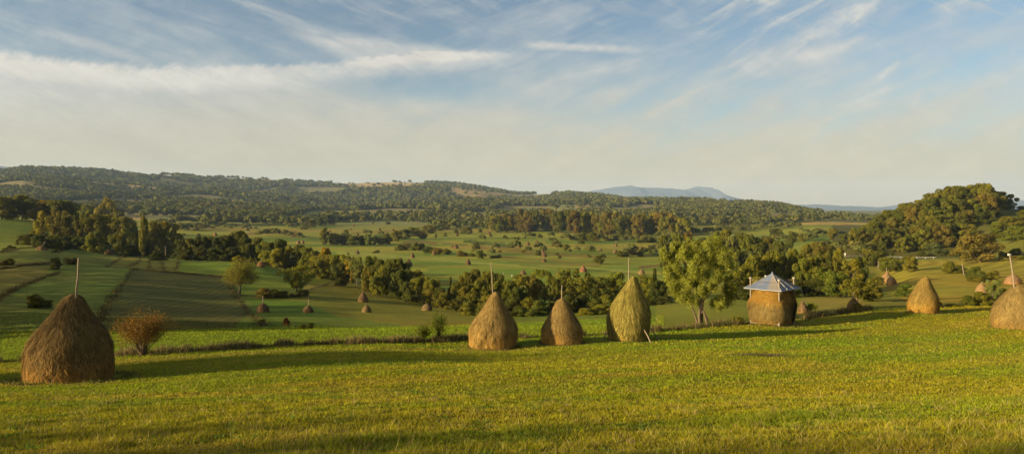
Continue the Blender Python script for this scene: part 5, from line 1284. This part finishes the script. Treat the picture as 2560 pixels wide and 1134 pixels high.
    thick = emin(emax((band + tail + branch + fan + puff + cir + blob + rv + hooks + top) * (.62 + feath * .75), 0.0), 1.0)
    den = thin + (1.0 - thin) * thick
    den = E.op('MULTIPLY', emin(emax(den, 0.0), 1.0), 0.94)
    ccol = emix(esm(q, 1.0, 4.6), (0.58, 0.58, 0.55), (0.665, 0.54, 0.335)); 
    ccol = emix(esm(q, 3.6, 5.1) * esm(p, 8.0, 20.0) * .8, ccol, (0.73, 0.515, 0.26))
    ccol = emix(emin((band + tail * .6 + branch + fan + puff + cir + hooks) * (.45 + feath * 1.0), 1.0), ccol, (0.755, 0.715, 0.635))
    ccol = escale(ccol, 1.0 + ((sl - .5) * left + (sr - .5) * (1 - left)) * .30 + (mott - .5) * .32 + (feath - .5) * .2 + (streak(1, .42, 8.0, 8, .7, .8, 21.0) - .5) * .16 * left + (streak(1, -.5, 8.0, 8, .7, .8, 25.0) - .5) * .16 * (1 - left))
    blue = emix(esm(p, 12.0, 3.0) * .12, escale(base, SKY), (0.145, 0.185, 0.225))
    blue = emix(esm(q, 1.0, 4.5) * .5, blue, (0.20, 0.235, 0.24))
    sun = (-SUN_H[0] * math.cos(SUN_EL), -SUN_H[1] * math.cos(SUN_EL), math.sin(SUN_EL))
    g = emax(dx * sun[0] + dy * sun[1] + dz * sun[2], 0.0); g = g * g * g      # extra glow added to unseen cloud behind the camera, lifts the shade
    ccol = emix(1.0, ccol, emix(emin(g, 1.0), (1, 1, 1), (FILL_GLOW, FILL_GLOW * .84, FILL_GLOW * .58)), 'MULTIPLY')
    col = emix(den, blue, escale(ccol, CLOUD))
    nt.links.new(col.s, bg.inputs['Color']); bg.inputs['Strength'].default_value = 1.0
    try: w.cycles.sampling_method = 'MANUAL'; w.cycles.sample_map_resolution = 512
    except Exception: pass
EXPO = 1.35
FILL_GLOW = 9.0  # strength of the added sun-side sky glow that raises the ambient light
SKY = 0.047; CLOUD = 1.0 / 2 ** EXPO
sky()

sl = bpy.data.lights.new('sun', 'SUN'); sl.energy = 4.6; sl.angle = math.radians(0.9); sl.color = (1.0, 0.80, 0.48)
so = bpy.data.objects.new('sun', sl); C.objects.link(so)
dirv = Vector((SUN_H[0] * math.cos(SUN_EL), SUN_H[1] * math.cos(SUN_EL), -math.sin(SUN_EL)))
so.rotation_euler = dirv.to_track_quat('-Z', 'Y').to_euler(); so.location = (-60, -40, 30)

cam = bpy.data.cameras.new('camera'); co = bpy.data.objects.new('camera', cam); C.objects.link(co)
cam.sensor_width = 36; cam.lens = 36 * F / 2560; cam.shift_y = -(567 - HY) / 2560
cam.clip_start = 0.1; cam.clip_end = 60000
co.location = (0, 0, 0); co.rotation_euler = (math.pi / 2, 0, 0)
sc = bpy.context.scene; sc.camera = co
sc.view_settings.view_transform = 'Standard'; sc.view_settings.look = 'None'; sc.view_settings.exposure = EXPO; sc.view_settings.gamma = 1.0
sc.cycles.max_bounces = 5; sc.cycles.diffuse_bounces = 3; sc.cycles.transmission_bounces = 3; sc.cycles.volume_bounces = 0; sc.cycles.transparent_max_bounces = 4
sc.cycles.use_denoising = True
try: sc.cycles.denoiser = 'OPENIMAGEDENOISE'
except Exception: pass
